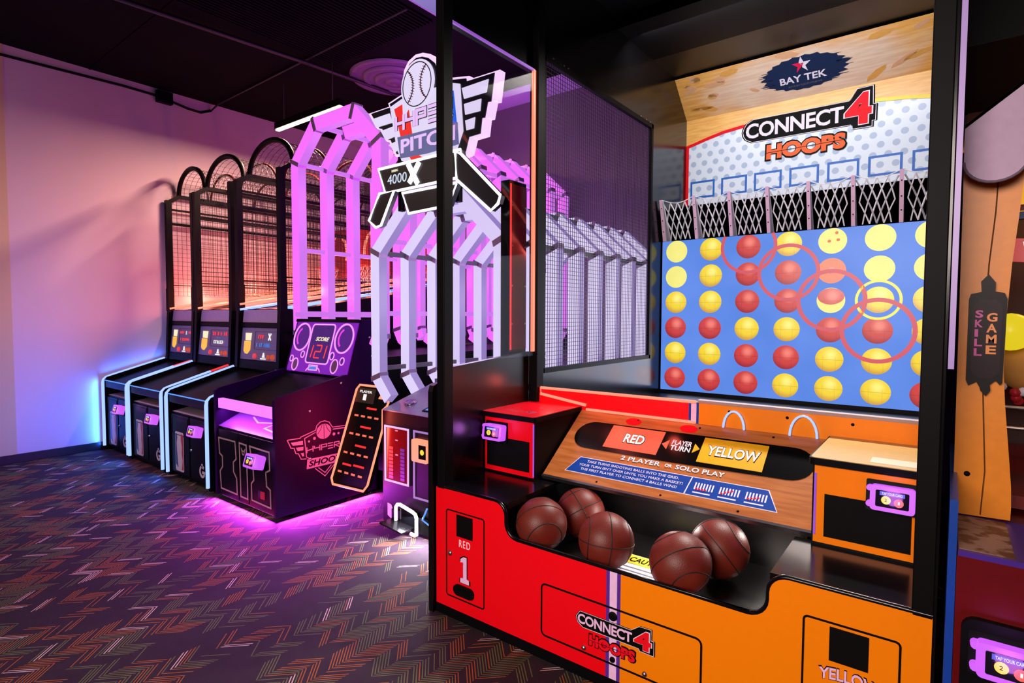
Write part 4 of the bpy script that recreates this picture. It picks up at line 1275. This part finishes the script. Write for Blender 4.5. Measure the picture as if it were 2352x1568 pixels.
    MB().box(-.43, X1 - 0.006, YF + 0.02, 2.30, .595, .622, BLKG).build('shelf', t)
    TR = mat('tray_laminate', S(10, 10, 11), 0.26, spec=0.6)
    tray = MB().box(-1.53, -.41, YF + 0.04, 2.52, .37, .392, TR).build('ball_tray', t)
    MB().box(-1.56, -1.537, YF + 0.04, 2.52, .392, .594, TR).build('tray_wall', tray)
    MB().box(-.428, -.405, YF + 0.04, 2.52, .392, .594, TR).build('tray_wall', tray)
    MB().box(-1.537, -.428, 2.50, 2.52, .392, .66, TR).build('tray_wall', tray)
    Fz = FZ(.392)
    k = MB().rect(Fz, -1.11, -.86, 2.00, 2.26, 0, 0.002, WHITE)
    k.rect(Fz, -1.105, -.865, 2.17, 2.255, 0.002, 0.003, mat('caution_yellow', S(246, 222, 60), 0.4))
    k.text(Fz, 'CAUTION', -1.06, 2.19, .17, .045, 0.003, 0.004, BLKP, 0.02)
    for i in range(4):
        k.rect(Fz, -1.08, -.89, 2.035 + i * 0.032, 2.045 + i * 0.032, 0.002, 0.003, GRAYP)
    k.build('caution_label', tray)
    # player boxes on the shelves
    def player_box(x0, x1, mf, mt, door_x, rx, lbl):
        b = MB().box(x0, x1, 2.27, 2.71, .622, .918, BLK).build('player_box', t, lbl)
        F = FY(2.27)
        k = MB().rect(F, x0 + 0.006, x1 - 0.006, .632, .912, 0, 0.004, mf).build('box_face', b)
        MB().rect(F, door_x[0], door_x[1], .657, .812, 0.004, 0.006, BLKP).build('box_window', b)
        top = MB().prism(FZ(.918), rrect(x0 - 0.012, x1 + 0.012, 2.245, 2.72, 0.02), 0, 0.024, BLK).build('box_lid', b)
        Ft = FZ(.942)
        MB().prism(Ft, rrect(x0 - 0.006, x1 + 0.006, 2.25, 2.715, 0.018), 0, 0.002, mt).build('lid_face', top)
        reader(t, Frame((rx, 2.266, .838), (1, 0, 0), (0, 0.12, 1)), 0.125, 0.05)
        return b, Ft, top
    b, Ft, top = player_box(X0 + 0.032, -1.612, RED, BOXTOPR, (-1.922, -1.645), -1.852, 'red player box on the shelf')
    MB().tube([(-1.617, 2.262, .64), (-1.617, 2.262, .905)], 0.004, glow('violet_trim', S(160, 80, 220), 0.9), 6).build('trim_light', b)
    k = MB().text(Ft, 'TICKETS', -1.86, 2.33, .16, .04, 0.002, 0.003, mat('faint_red_print', S(180, 60, 80), 0.4))
    k.prism(Ft, circ(-1.70, 2.36, .03, 16), 0.002, 0.003, mat('faint_red_print', S(180, 60, 80), 0.4))
    k.build('lid_sticker', top)
    b, Ft, top = player_box(-.372, -.03, YEL, BOXTOPY, (-.332, -.075), -.128, 'amber player box on the shelf')
    MB().tube([(-.362, 2.262, .66), (-.362, 2.262, .885)], 0.004, glow('violet_trim', S(160, 80, 220), 0.9), 6).build('trim_light', b)
    MB().rect(Ft, -.20, -.05, 2.29, 2.38, 0.002, 0.003, mat('faint_sticker', S(208, 196, 160), 0.4)).build('lid_sticker', top)
    # slanted rule console
    Fc = Frame((-1.60, 2.32, .647), (1, 0, 0), (0, .38, .278))
    cs = MB().rect(Fc, 0.0, 1.225, 0.0, 0.472, -0.015, 0.0, WOODC).build('rule_console', t)
    MB().rect(Fc, 0.0, 1.225, -0.012, 0.0, -0.02, 0.004, mat('aluminium_lip', S(120, 112, 120), 0.3, 0.9)).build('console_lip', cs)
    blk = arc(.140, .302, .092, 90, 270, 12) + [(.60, .209)] + arc(1.095, .309, .090, -90, 90, 12) + [(.60, .396)]
    MB().prism(Fc, blk, 0, 0.002, BLKG).build('console_window', cs)
    PR = glow('turn_red', S(250, 92, 62), 1.0, 0.1, 5)
    PY = mat('turn_yellow', S(226, 168, 16), 0.35)
    k = MB().rect(Fc, .236, .520, .236, .386, .002, .004, PR)
    k.build('turn_panel', cs, 'lit red turn panel')
    MB().rect(Fc, .714, .996, .236, .386, .002, .004, PY).build('turn_panel', cs, 'unlit yellow turn panel')
    LW = glow('lit_white_letter', S(255, 250, 245), 1.1)
    for w_, a, b_, wd, ht, c_, m1, m2 in (('RED', .326, .279, .112, .064, .004, BLKP, LW), ('YELLOW', .742, .279, .232, .066, .004, BLKP, WHITE), ('2 PLAYER', .358, .172, .205, .030, 0, BLKP, WHITE), ('SOLO PLAY', .632, .172, .224, .030, 0, BLKP, WHITE)):
        k = MB().text(Fc, w_, a, b_, wd, ht, c_, c_ + .001, m1, 0.04)
        k.text(Fc, w_, a + ht * .05, b_ + ht * .06, wd - ht * .1, ht * .88, c_ + .001, c_ + .0025, m2, 0.02)
        k.build('lettering', cs)
    for w_, a, b_, wd, ht in (('PLAYER', .572, .316, .096, .030), ('TURN', .572, .281, .096, .030), ('OR', .584, .177, .034, .018)):
        MB().text(Fc, w_, a, b_, wd, ht, .001, .004, WHITE, 0.02).build('lettering', cs)
    MB().prism(Fc, [(.526, .310), (.556, .340), (.556, .281)], .002, .004, PR).build('turn_arrow', cs)
    MB().prism(Fc, [(.709, .311), (.680, .340), (.680, .282)], .002, .004, PY).build('turn_arrow', cs)
    bp = MB().prism(Fc, [(.105, .049), (.150, .150), (1.043, .152), (1.093, .050)], 0, .001, WHITE)
    bp.prism(Fc, [(.110, .053), (.153, .146), (1.040, .148), (1.088, .054)], .001, .002, BLUE)
    bp.band(Fc, [(.716, .052), (.726, .150)], .005, .002, .003, WHITE, False)
    bp.build('rule_panel', cs)
    for w_, a, b_, wd in (("TAKE TURNS SHOOTING BALLS INTO THE GRID.", .20, .120, .47), ("YOUR TURN ISN'T OVER UNTIL YOU MAKE A BASKET!", .165, .095, .53), ("THE FIRST PLAYER TO CONNECT 4 BALLS WINS!", .185, .070, .49)):
        MB().text(Fc, w_, a, b_, wd, .014, .002, .003, WHITE).build('lettering', cs)
    for i, a in enumerate((.748, .855, .962)):
        k = MB()
        for j in range(7):
            k.rect(Fc, a + j * 0.0125, a + j * 0.0125 + 0.006, .085, .122, .002, .003, WHITE)
        for j in range(4):
            k.prism(Fc, circ(a + 0.012 + j * 0.0125, .088 + (0, 0.007, 0.004)[i] * j, .005, 8), .003, .004, REDP)
        k.rect(Fc, a, a + 0.075, .066, .072, .002, .003, WHITE)
        k.build('grid_diagram', cs, kind='stuff')
    for a in (0.30, 0.62, 0.95):
        MB().lathe(Fc, [(0.006, 0), (0.002, 0.003)], BLKP, 8, a, 0.02).build('screw', cs)
        MB().lathe(Fc, [(0.006, 0), (0.002, 0.003)], BLKP, 8, a + 0.05, 0.445).build('screw', cs)
    for a in (0.33, 0.62):
        MB().prism(Fc, circ(a, 0.43, 0.044, 20, 0.025), 0, 0.001, REDP).build('console_print', cs)
    tl = MB().box(-1.06, -.48, 2.375, 2.40, .655, .668, BLKM).build('tray_lamp', cs)
    MB().box(-1.05, -.49, 2.379, 2.396, .651, .655, glow('tray_led', S(255, 250, 240), 2.0)).build('tray_led', tl)
    lamp('tray_light', 'POINT', (-.98, 2.37, .64), (1.0, 0.95, 0.88), 6.5, .025, parent=t)
    lamp('tray_light', 'POINT', (-.54, 2.42, .63), (1.0, 0.95, 0.88), 2.0, .025, parent=t)
    # neon rail behind the console
    rp = MB()
    rp.rect(FY(2.73), -1.90, -.994, .60, 1.03, 0, 0.03, RED)
    rp.rect(FY(2.73), -.994, -.982, .60, 1.03, 0, 0.03, BLUE)
    rp.rect(FY(2.73), -.982, -.956, .60, 1.03, 0, 0.03, LAV)
    rp.rect(FY(2.73), -.956, -.944, .60, 1.03, 0, 0.03, BLUE)
    rp.rect(FY(2.73), -.944, -.008, .60, 1.03, 0, 0.03, YEL)
    rl = rp.build('rail_panel', t)
    MB().box(-.95, -.01, 2.695, 2.735, 1.028, 1.042, mat('white_trim', S(160, 132, 132), 0.5)).build('rail_trim', rl)
    for a in (-.80, -.55, -.30):
        MB().lathe(FY(2.70), [(0.007, 0), (0.002, 0.004)], BLKP, 8, a, 1.0).build('bolt', rl)
    MB().tube([(-1.57, 2.69, .955), (-1.872, 2.69, .992), (-1.872, 2.69, 1.028), (-.955, 2.69, 1.032)], 0.008, NEON_RED, 8).build('neon_tube', rl)
    MB().tube([(-1.565, 2.69, .932), (-.96, 2.69, .932)], 0.007, NEON_RED, 8).build('neon_tube', rl)
    for a in (-1.75, -1.4, -1.1):
        lamp('neon_rail_light', 'POINT', (a, 2.60, 1.06), (1.0, 0.1, 0.06), 0.8, 0.03, parent=t)
    for a, r in ((-.775, .052), (-.482, .060)):
        MB().tube([(a + r * math.cos(math.pi * i / 12) * 0.9, 2.685, .925 + r * 1.55 * math.sin(math.pi * i / 12)) for i in range(13)], 0.005, NEON_BLUE, 6).build('neon_bow', rl)
    # dark well behind the rail and the lit screen
    MB().box(XI, X1 - 0.006, 2.73, 5.07, .36, .80, BLK).build('well_floor', t)
    YS = 4.54
    F = FY(YS)
    sc_ = MB().rect(F, XI + 0.004, X1 - 0.008, .74, 2.07, -0.06, -0.002, BLKM).build('screen', t, 'big lit game screen full of coloured balls')
    SB = bpy.data.materials.new('screen_blue')
    q = Nt(SB)
    x, y, z, v = q.xyz()
    cc = q.mix(q.noise(q.comb(x, z, 0.0), 2.2, 2.0), S(64, 122, 214), S(112, 152, 244))
    q.b.inputs['Base Color'].default_value = (0.01, 0.01, 0.02, 1)
    q.b.inputs['Roughness'].default_value = 0.3
    q.b.inputs['Specular IOR Level'].default_value = 0.15
    q.L.new(cc, q.b.inputs['Emission Color'])
    q.b.inputs['Emission Strength'].default_value = 1.0
    MB().rect(F, XI + 0.01, X1 - 0.009, .828, 2.07, -0.002, 0.0, SB).build('display', sc_)
    BY = ball_image_mat('picture_ball_yellow', S(255, 244, 130), S(246, 214, 52), S(206, 150, 60))
    BR = ball_image_mat('picture_ball_red', S(246, 130, 118), S(206, 62, 62), S(150, 34, 52))
    BP = glow('picture_ball_pale', S(244, 236, 128), 1.0, 0.08, 10)
    BO = glow('picture_ball_salmon', S(236, 130, 100), 1.0, 0.1, 12)
    rows = ['PYRYPPP', 'PYRRSPP', 'YYRRHYY', 'RRYYRRY', 'YYRRYYY', 'RRRYYYR']
    XC = [-0.946 + (i - 3) * 0.2836 for i in range(7)]
    ZR = [1.981 - i * 0.2093 for i in range(6)]
    XC[6] = -0.099
    for j, r_ in enumerate(rows):
        for i, ch in enumerate(r_):
            m = {'Y': BY, 'R': BR, 'P': BP, 'S': BO, 'H': BP}[ch]
            k = MB().prism(F, circ(XC[i], ZR[j], .0895, 32), 0, 0.0012, m, back=False)
            if ch == 'H':
                k.prism(F, circ(XC[i], ZR[j] + 0.028, .084, 24, .058), 0.0012, 0.0016, BR)
            if ch == 'S':
                k.prism(F, circ(XC[i], ZR[j], .024, 14), 0.0012, 0.0016, BR)
            if i == 4 and j == 0:
                for a, b in ((-.02, 0), (.035, .005), (.025, .055)):
                    k.prism(F, circ(XC[i] + a, ZR[j] + b, .011, 10), 0.0012, 0.0016, READER_O)
            k.build('ball_picture', sc_)
    RING = glow('ring_red', S(208, 72, 92), 1.0)
    for i, j, r_, wd, m in ((2, 0, .195, .024, RING), (3, 1, .2, .026, RING), (4, 2, .208, .028, RING), (5, 3, .21, .028, RING), (5, 2, .128, .017, glow('ring_yellow', S(250, 238, 90), 1.0))):
        pts = [p for p in circ(XC[i], ZR[j], r_, 44)]
        if j == 0:
            pts = [p for p in arc(XC[i], ZR[j], r_, 152, 388, 34)]
            MB().band(F, pts, wd, 0.0018, 0.0026, m, False).build('ring_picture', sc_)
        else:
            MB().band(F, pts, wd, 0.0018 + 0.0003 * j, 0.0026 + 0.0003 * j, m).build('ring_picture', sc_)
    lamp('screen_light', 'AREA', (-0.95, YS - 0.03, 1.45), (0.8, 0.84, 1.0), 22, 1.8, 1.2, (-0.95, 1.0, 1.3), t)
    # dividers with nets above the screen
    DV = mat('divider_pink', S(238, 200, 230), 0.4)
    XP = [-1.911 + i * 0.2722 for i in range(7)]
    for i, x in enumerate(XP):
        k = MB().prism(Frame((x, 0, 0), (0, 1, 0), (0, 0, 1)), [(4.53, 2.072), (4.44, 2.40), (4.47, 2.40), (4.66, 2.072)], 0, 0.022, WHITE)
        k.prism(Frame((x, 4.528, 2.072), (1, 0, 0), (0, -.09, .328)), [(0, 0), (.024, 0), (.024, .34), (0, .34)], 0.0, 0.004, DV)
        o = k.build('divider', t)
        for z in (0.08, 0.17, 0.27):
            MB().lathe(Frame((x, 4.528, 2.072), (1, 0, 0), (0, -.09, .328)), [(0.005, 0.004), (0.002, 0.007)], BLKP, 8, .012, z).build('bolt', o)
    CORD = mat('net_cord', S(236, 238, 246), 0.6)
    for i in range(7):
        xa = XP[i] + 0.024
        xb = XP[i + 1] if i < 6 else X1 - 0.02
        wdt = xb - xa
        k = MB()
        pt = lambda u, h: (xa + u * wdt, 4.535 - 0.09 * h, 2.072 + 0.328 * h)
        k.tube([pt(u / 8, 0.99 - 0.10 * math.sin(math.pi * u / 8)) for u in range(9)], 0.0035, CORD, 4)
        fold = lambda u: 1 - abs((u % 2) - 1)
        for a in range(0, 5):
            for s in (1, -1):
                pts = []
                for q_ in range(9):
                    p_ = q_ / 8
                    u = fold(a / 4 + s * 0.5 * p_)
                    pts.append((0.5 + (u - 0.5) * (0.96 - 0.30 * p_), 0.9 - 0.88 * p_))
                k.tube([pt(*p) for p in pts], 0.0054, CORD, 4)
        k.build('hoop_net', t)
    # backboard with print, sloped court-wood header
    YBB = 5.07
    F = FY(YBB)
    bb = MB().rect(F, XI, X1 - 0.006, 2.10, 3.21, -0.002, 0.0, BLKP).build('backboard', t)
    MB().rect(F, XI, X1 - 0.006, 2.45, 3.21, 0, 0.002, dotted_mat()).build('backboard_print', bb)
    woodp = [(XI, 3.21), (X1 - 0.006, 3.21), (X1 - 0.006, 3.01), (-.141, 3.028), (-.298, 3.055), (-.481, 3.075), (-.70, 3.088), (-.97, 3.092), (-1.24, 3.085), (-1.456, 3.070), (-1.602, 3.054), (-1.741, 3.024), (-1.898, 2.988), (XI, 2.978)]
    MB().prism(F, woodp, 0.002, 0.004, WOODL).build('wood_print', bb)
    k = MB()
    k.band(F, [(XI + 0.012, 2.45), (XI + 0.012, 2.975), (-1.741, 3.02), (-1.602, 3.05), (-1.456, 3.066), (-1.2, 3.08), (-.97, 3.086)], 0.026, 0.004, 0.0055, REDP, False)
    k.band(F, [(-.97, 3.086), (-.70, 3.084), (-.481, 3.07), (-.298, 3.05), (-.141, 3.023), (-.01, 3.0)], 0.026, 0.004, 0.0055, mat('bright_yellow_print', S(240, 216, 10), 0.4), False)
    k.build('arc_print', bb)
    SQB = mat('square_blue_print', S(16, 98, 190), 0.4)
    for i in range(7):
        a0, a1 = -1.878 + i * 0.2738, -1.678 + i * 0.2738
        if a1 > -0.02:
            a1 = -0.02
        MB().band(F, [(a0, 2.515), (a1, 2.515), (a1, 2.65), (a0, 2.65)], 0.017, 0.002, 0.0035, SQB).build('target_square', bb)
    plate = [(-1.448, 3.012), (-1.437, 3.05), (-1.417, 3.080), (-1.367, 3.107), (-.645, 3.106), (-.595, 3.188), (-.489, 3.189), (-.485, 3.05), (-.466, 3.046), (-.468, 2.922), (-.489, 2.922), (-.489, 2.88), (-.622, 2.88), (-.629, 2.915), (-1.369, 2.915), (-1.421, 2.945), (-1.44, 2.975)]
    plate_logo(F, bb, plate, (-1.412, 2.95, .725, .124), (-.690, 2.905, .195, .25), (-1.245, 2.752, .575, .122), 0.006)
    Fw = Frame((0, 5.07, 3.21), (1, 0, 0), (0, -.294, .273))
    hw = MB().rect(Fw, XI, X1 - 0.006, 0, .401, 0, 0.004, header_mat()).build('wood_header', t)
    CH = mat('wood_chip', S(224, 164, 84), 0.4)
    CH2 = mat('wood_chip_pink', S(220, 168, 128), 0.4)
    rr = random.Random(5)
    for i in range(34):
        a, b_ = rr.uniform(-1.85, -.08), rr.uniform(.03, .37)
        if -1.32 < a < -.58 and .05 < b_ < .36:
            continue
        ln, hh, an = rr.uniform(.03, .10), rr.uniform(.012, .03), (0.35 if a > -.94 else -0.25) + rr.uniform(-.3, .3)
        pts = [(-ln, -hh * .4), (-ln * .3, -hh), (ln * .7, -hh * .5), (ln, hh * .5), (ln * .2, hh), (-ln * .7, hh * .6)]
        MB().prism(Fw, [(a + p * math.cos(an) - q_ * math.sin(an), b_ + p * math.sin(an) + q_ * math.cos(an)) for p, q_ in pts], 0.004, 0.005, CH if i % 2 else CH2).build('wood_chip', hw)
    k = MB()
    N_ = 46
    blob = []
    for i in range(N_):
        a = 2 * math.pi * i / N_
        jag = 1.0 + (0.13 * rr.random() if i % 2 else -0.06 * rr.random())
        blob.append((-.948 + .285 * math.cos(a) * jag, .206 + .132 * math.sin(a) * (1 + (jag - 1) * .5) + .03 * math.cos(a) * 0))
    k.prism(Fw, blob, 0.005, 0.006, NAVY)
    for i in range(22):
        sx = 1 if i % 2 else -1
        b_ = .206 + rr.uniform(-.10, .10)
        e = .285 * math.sqrt(max(0, 1 - ((b_ - .206) / .14) ** 2))
        L_ = rr.uniform(.01, .07)
        k.prism(Fw, [(-.948 + sx * e * .8, b_ - .006), (-.948 + sx * (e + L_), b_), (-.948 + sx * e * .8, b_ + .006)], 0.005, 0.0062, NAVY)
    k.build('maker_blob', hw)
    k = MB()
    k.text(Fw, 'BAY TEK', -1.125, .138, .33, .055, .006, .0075, WHITE, 0.02)
    k.text(Fw, 'entertainment', -1.07, .103, .24, .018, .006, .0075, GRAYP)
    star = []
    for i in range(10):
        r_ = .068 if i % 2 == 0 else .028
        a = math.pi / 2 + i * math.pi / 5
        star.append((-.958 + r_ * math.cos(a), .268 + r_ * math.sin(a)))
    k.prism(Fw, [star[0], star[1], (-.958, .268), star[9]], .006, .0075, WHITE)
    k.prism(Fw, [star[2], star[3], star[4], (-.958, .258), (-.94, .28), star[1]], .006, .0075, mat('maker_pink', S(232, 30, 80), 0.4))
    k.prism(Fw, [star[8], star[9], (-.95, .268), (-.955, .25), star[6], star[7]], .006, .0075, WHITE)
    k.build('maker_mark', hw)
    # lamp in the beam that washes the backboard
    lamp('beam_light', 'AREA', (-0.97, 3.85, 3.47), (0.94, 0.95, 1.0), 38, 1.7, 0.2, (-0.97, 4.8, 2.5), t)
    lamp('beam_downlight', 'AREA', (-0.70, 3.95, 3.46), (1.0, 0.94, 0.88), 44, 0.9, 0.2, (-0.80, 2.1, 0.5), t, 1.6)
    return t
hoop_machine()

# ------------------------------------------------------------------ basketballs in the tray
LEATH = leather_mat()
SEAM = mat('ball_seam', S(24, 16, 18), 0.6)
def make_ball():
    R = 0.115
    m = MB()
    vs, fs = [], []
    nu, nv = 40, 24
    for j in range(1, nv):
        for i in range(nu):
            a, b = 2 * math.pi * i / nu, math.pi * j / nv
            vs.append((R * math.sin(b) * math.cos(a), R * math.sin(b) * math.sin(a), R * math.cos(b)))
    top, bot = len(vs), len(vs) + 1
    vs += [(0, 0, R), (0, 0, -R)]
    for j in range(nv - 2):
        for i in range(nu):
            k = (i + 1) % nu
            fs.append((j * nu + i, (j + 1) * nu + i, (j + 1) * nu + k, j * nu + k))
    for i in range(nu):
        k = (i + 1) % nu
        fs.append((top, i, k))
        fs.append((bot, (nv - 2) * nu + k, (nv - 2) * nu + i))
    m.add(vs, fs, LEATH, True)
    s = MB()
    r = R * 0.999
    n = 48
    s.tube([(r * math.cos(2 * math.pi * i / n), r * math.sin(2 * math.pi * i / n), 0) for i in range(n)], 0.0022, SEAM, 6, True)
    s.tube([(r * math.cos(2 * math.pi * i / n), 0, r * math.sin(2 * math.pi * i / n)) for i in range(n)], 0.0022, SEAM, 6, True)
    for sg in (1, -1):
        pts = []
        for i in range(n):
            a = 2 * math.pi * i / n
            v = Vector((0.62 * math.cos(a), sg * (0.66 + 0.06 * math.cos(2 * a)), 0.70 * math.sin(a))).normalized() * r
            pts.append(v)
        s.tube(pts, 0.0022, SEAM, 6, True)
    return m, s
bm, sm = make_ball()
spots = [((-1.415, 2.044), (0.5, 0.2, 0.9), 'brown basketball lying in the tray mouth nearest the red player box'),
         ((-1.350, 2.276), (1.1, 0.5, 2.2), 'brown basketball at the back of the tray under the lit red turn panel'),
         ((-1.098, 2.060), (0.1, 0.1, 2.25), 'brown basketball touching the caution label on its red-panel side'),
         ((-0.774, 2.042), (0.8, -0.5, 0.5), 'brown basketball leaning on the amber half of the tray mouth'),
         ((-0.700, 2.268), (1.3, 0.9, 0.3), 'brown basketball at the back of the tray nearest the amber player box')]
b0 = s0 = None
for (x, y), rot, lb in spots:
    if b0 is None:
        b0 = bm.build('basketball')
        s0 = sm.build('seams')
        s0.parent = b0
        o = b0
    else:
        o = b0.copy()
        col.objects.link(o)
        c = s0.copy()
        col.objects.link(c)
        c.parent = o
    o.location = (x, y, 0.400 + 0.115)
    o.rotation_euler = rot
    tag(o, lb, 'basketball', 'basketballs in the tray of the hoop machine')

# ------------------------------------------------------------------ carnival booth machine on the far side of the hoop machine
def booth():
    t = thing('carnival_machine', 'carnival booth machine with an orange front post, scalloped awning and red cabinet', 'arcade machine', (0.55, 2.4, 0))
    ORB = mat('booth_orange', S(226, 130, 10), 0.4)
    DRED = mat('booth_red', S(92, 4, 8), 0.4, spec=0.2)
    c = MB()
    c.prism(FX(0.036), [(1.80, 0.02), (1.80, .845), (2.13, .845), (3.3, .845), (3.3, 0.02)], 0, 1.1, DRED)
    c.build('cabinet', t)
    MB().box(0.018, 0.035, 1.80, 2.6, 0.0, .985, mat('booth_blue', S(10, 60, 150), 0.35)).build('side_panel', t)
    top = MB().rect(FZ(.845), 0.038, 1.13, 1.80, 2.14, 0, 0.014, mat('booth_violet_trim', S(60, 24, 130), 0.4)).build('cabinet_top', t)
    p = bpy.data.materials.new('brown_map_print')
    q = Nt(p)
    x, y, z, v = q.xyz()
    cc = q.mix(q.ramp(q.noise(v, 26.0, 3.0), 0.42, 0.58), S(84, 44, 26), S(150, 118, 108))
    q.L.new(cc, q.b.inputs['Base Color'])
    MB().rect(FZ(.859), 0.040, .148, 1.815, 2.125, 0, 0.001, p).build('top_print', top)
    F = FY(1.80)
    k = MB().prism(F, rrect(0.05, 0.60, 0.30, .70, 0.03), 0, 0.02, BLKM).build('service_door', t)
    reader(t, Frame((0.142, 1.782, .618), (1, 0, 0), (0, 0.1, 1)), 0.125, 0.045)
    # tall orange post with a wavy inner edge
    F = FY(2.15)
    wav = [(.028, .862), (.158, .866), (.159, .90), (.157, .961), (.146, 1.09), (.136, 1.20), (.130, 1.297), (.131, 1.45), (.138, 1.60), (.148, 1.728), (.156, 1.85), (.16, 1.97), (.022, 1.97)]
    po = MB().prism(F, wav, 0, 0.02, ORB).build('front_post', t)
    MB().tube([F.p(a, b, 0.022) for a, b in ((.092, .87), (.098, 1.0), (.088, 1.2), (.082, 1.35), (.088, 1.6), (.098, 1.75), (.102, 1.9))], 0.0018, mat('cord_brown', S(96, 54, 10), 0.6), 5).build('cord', po)
    MB().lathe(F, [(0.008, 0.02), (0.006, 0.024), (0.001, 0.025)], BLKP, 10, .058, .985).build('bolt', po)
    # hanging sign
    F = FY(2.115)
    so = MB().prism(F, [(.046, 1.265), (.052, 1.25), (.070, 1.262), (.078, 1.245), (.080, 1.236), (.092, 1.221), (.102, 1.238), (.100, 1.255), (.112, 1.268), (.122, 1.255), (.127, 1.262), (.131, 1.50), (.124, 1.518), (.104, 1.522), (.104, 1.548), (.088, 1.572), (.072, 1.552), (.074, 1.522), (.050, 1.516), (.046, 1.50)], -0.03, 0.0, mat('sign_dark_wood', S(16, 9, 10), 0.4, spec=0.2)).build('hanging_sign', t, 'dark sign reading SKILL GAME')
    MB().prism(F, [(.056, 1.29), (.075, 1.272), (.102, 1.272), (.120, 1.29), (.122, 1.48), (.105, 1.50), (.07, 1.50), (.055, 1.48)], 0, 0.002, mat('sign_plum', S(36, 16, 26), 0.4, spec=0.2)).build('sign_face', so)
    k = MB()
    for i, ch in enumerate('SKILL'):
        k.text(F, ch, .0615, 1.447 - i * 0.0275, .018 if ch != 'I' else .008, .022, 0.002, 0.004, mat('sign_magenta', S(200, 60, 150), 0.4), 0.03)
    for i, ch in enumerate('GAME'):
        k.text(F, ch, .0875, 1.436 - i * 0.031, .023, .025, 0.002, 0.004, mat('sign_orange', S(236, 140, 60), 0.4), 0.03)
    k.build('lettering', so)
    # awning
    AW = mat('awning_cloth', S(196, 168, 196), 0.8)
    AT = mat('awning_trim', S(110, 92, 110), 0.8)
    F = FY(2.06)
    sc_ = [(.021 + .138 * i, 0) for i in range(8)]
    val = [(.021, 1.99)]
    for i in range(7):
        val += arc(.021 + .138 * i + .069, 1.885, .069, 180, 360, 12, .062)
    val += [(.987, 2.34), (.50, 2.34), (.32, 2.26), (.16, 2.10)]
    va = MB().prism(F, val, -0.008, 0, AW).build('awning_valance', t)
    for i in range(7):
        MB().tube([F.p(a, b, 0.002) for a, b in arc(.021 + .138 * i + .069, 1.885, .069, 180, 360, 12, .062)], 0.004, AT, 6).build('valance_trim', va)
    a = MB()
    edge = [(.021, 1.99), (.16, 2.10), (.32, 2.26), (.50, 2.34), (.987, 2.34)]
    for (xa, za), (xb, zb) in zip(edge, edge[1:]):
        a.add([(xa, 2.06, za), (xb, 2.06, zb), (xb, 2.45, zb + 0.02), (xa, 2.45, za + 0.02), (xa, 2.06, za - 0.01), (xb, 2.06, zb - 0.01), (xb, 2.45, zb + 0.01), (xa, 2.45, za + 0.01)],
              [(0, 1, 2, 3), (7, 6, 5, 4), (0, 4, 5, 1), (2, 6, 7, 3)], AW)
    a.build('awning', t)
    MB().box(.018, 1.1, 2.48, 3.3, 2.36, 2.62, BLK).build('roof', t)
    # dark interior with lit bits
    MB().box(.04, 1.1, 3.28, 3.3, .86, 2.62, mat('booth_back', S(60, 8, 10), 0.5)).build('booth_back', t)
    MB().box(.16, 1.1, 2.3, 3.25, .86, .90, mat('booth_floor', S(110, 10, 14), 0.35)).build('play_field', t)
    k = MB().box(.16, .42, 2.44, 2.46, 1.79, 2.02, glow('price_card', S(244, 172, 40), 0.9)).build('price_card', t)
    k2 = MB().text(FY(2.44), '5', .187, 1.855, .03, .05, 0, 0.002, BLKP, 0.04)
    k2.rect(FY(2.44), .16, .42, 1.79, 1.81, 0, 0.002, LOGOR)
    k2.build('lettering', k)
    MB().box(.16, .42, 2.44, 2.47, 1.765, 1.788, mat('card_blue', S(50, 90, 170), 0.4)).build('card_rail', t)
    k = MB().rect(Frame((.155, 2.46, 1.63), (1, 0, -.1), (.12, 0, 1)), 0, .12, 0, .075, 0, 0.01, glow('red_tag', S(190, 30, 34), 0.8)).build('prize_tag', t)
    MB().text(Frame((.155, 2.45, 1.63), (1, 0, -.1), (.12, 0, 1)), 'W', .02, .014, .06, .05, 0.002, 0.004, LED_WHITE, 0.03).build('lettering', k)
    MB().lathe(FY(2.5), [(0.003, 0.03), (.05, .025), (.062, 0.01), (.062, 0)], glow('lit_yellow_disc', S(236, 210, 30), 0.9), 24, .165, 1.40).build('prize_disc', t)
    MB().lathe(Frame((.22, 2.62, 1.30), (1, 0, 0), (0, 0, 1)), [(.01, .07), (.06, .06), (.10, .03), (.11, -.02), (.08, -.06), (.01, -.08)], mat('tan_plush', S(214, 150, 74), 0.8), 20).build('prize_plush', t)
    rr = random.Random(3)
    for i in range(14):
        MB().lathe(FY(2.56 + 0.002 * i), [(.016, 0), (.014, .012), (.002, .016)], (LOGOR, WHITE)[i % 2], 10, .15 + rr.uniform(0, .16), 1.16 + rr.uniform(0, .06)).build('prize_token', t)
    for z in (1.02, 1.10):
        MB().tube([(.16, 2.9, z), (1.08, 2.9, z)], 0.008, STEEL, 6).build('play_rail', t)
    lamp('booth_light', 'POINT', (.45, 2.7, 1.9), (1.0, 0.45, 0.2), 6, 0.1, parent=t)
    return t
booth()
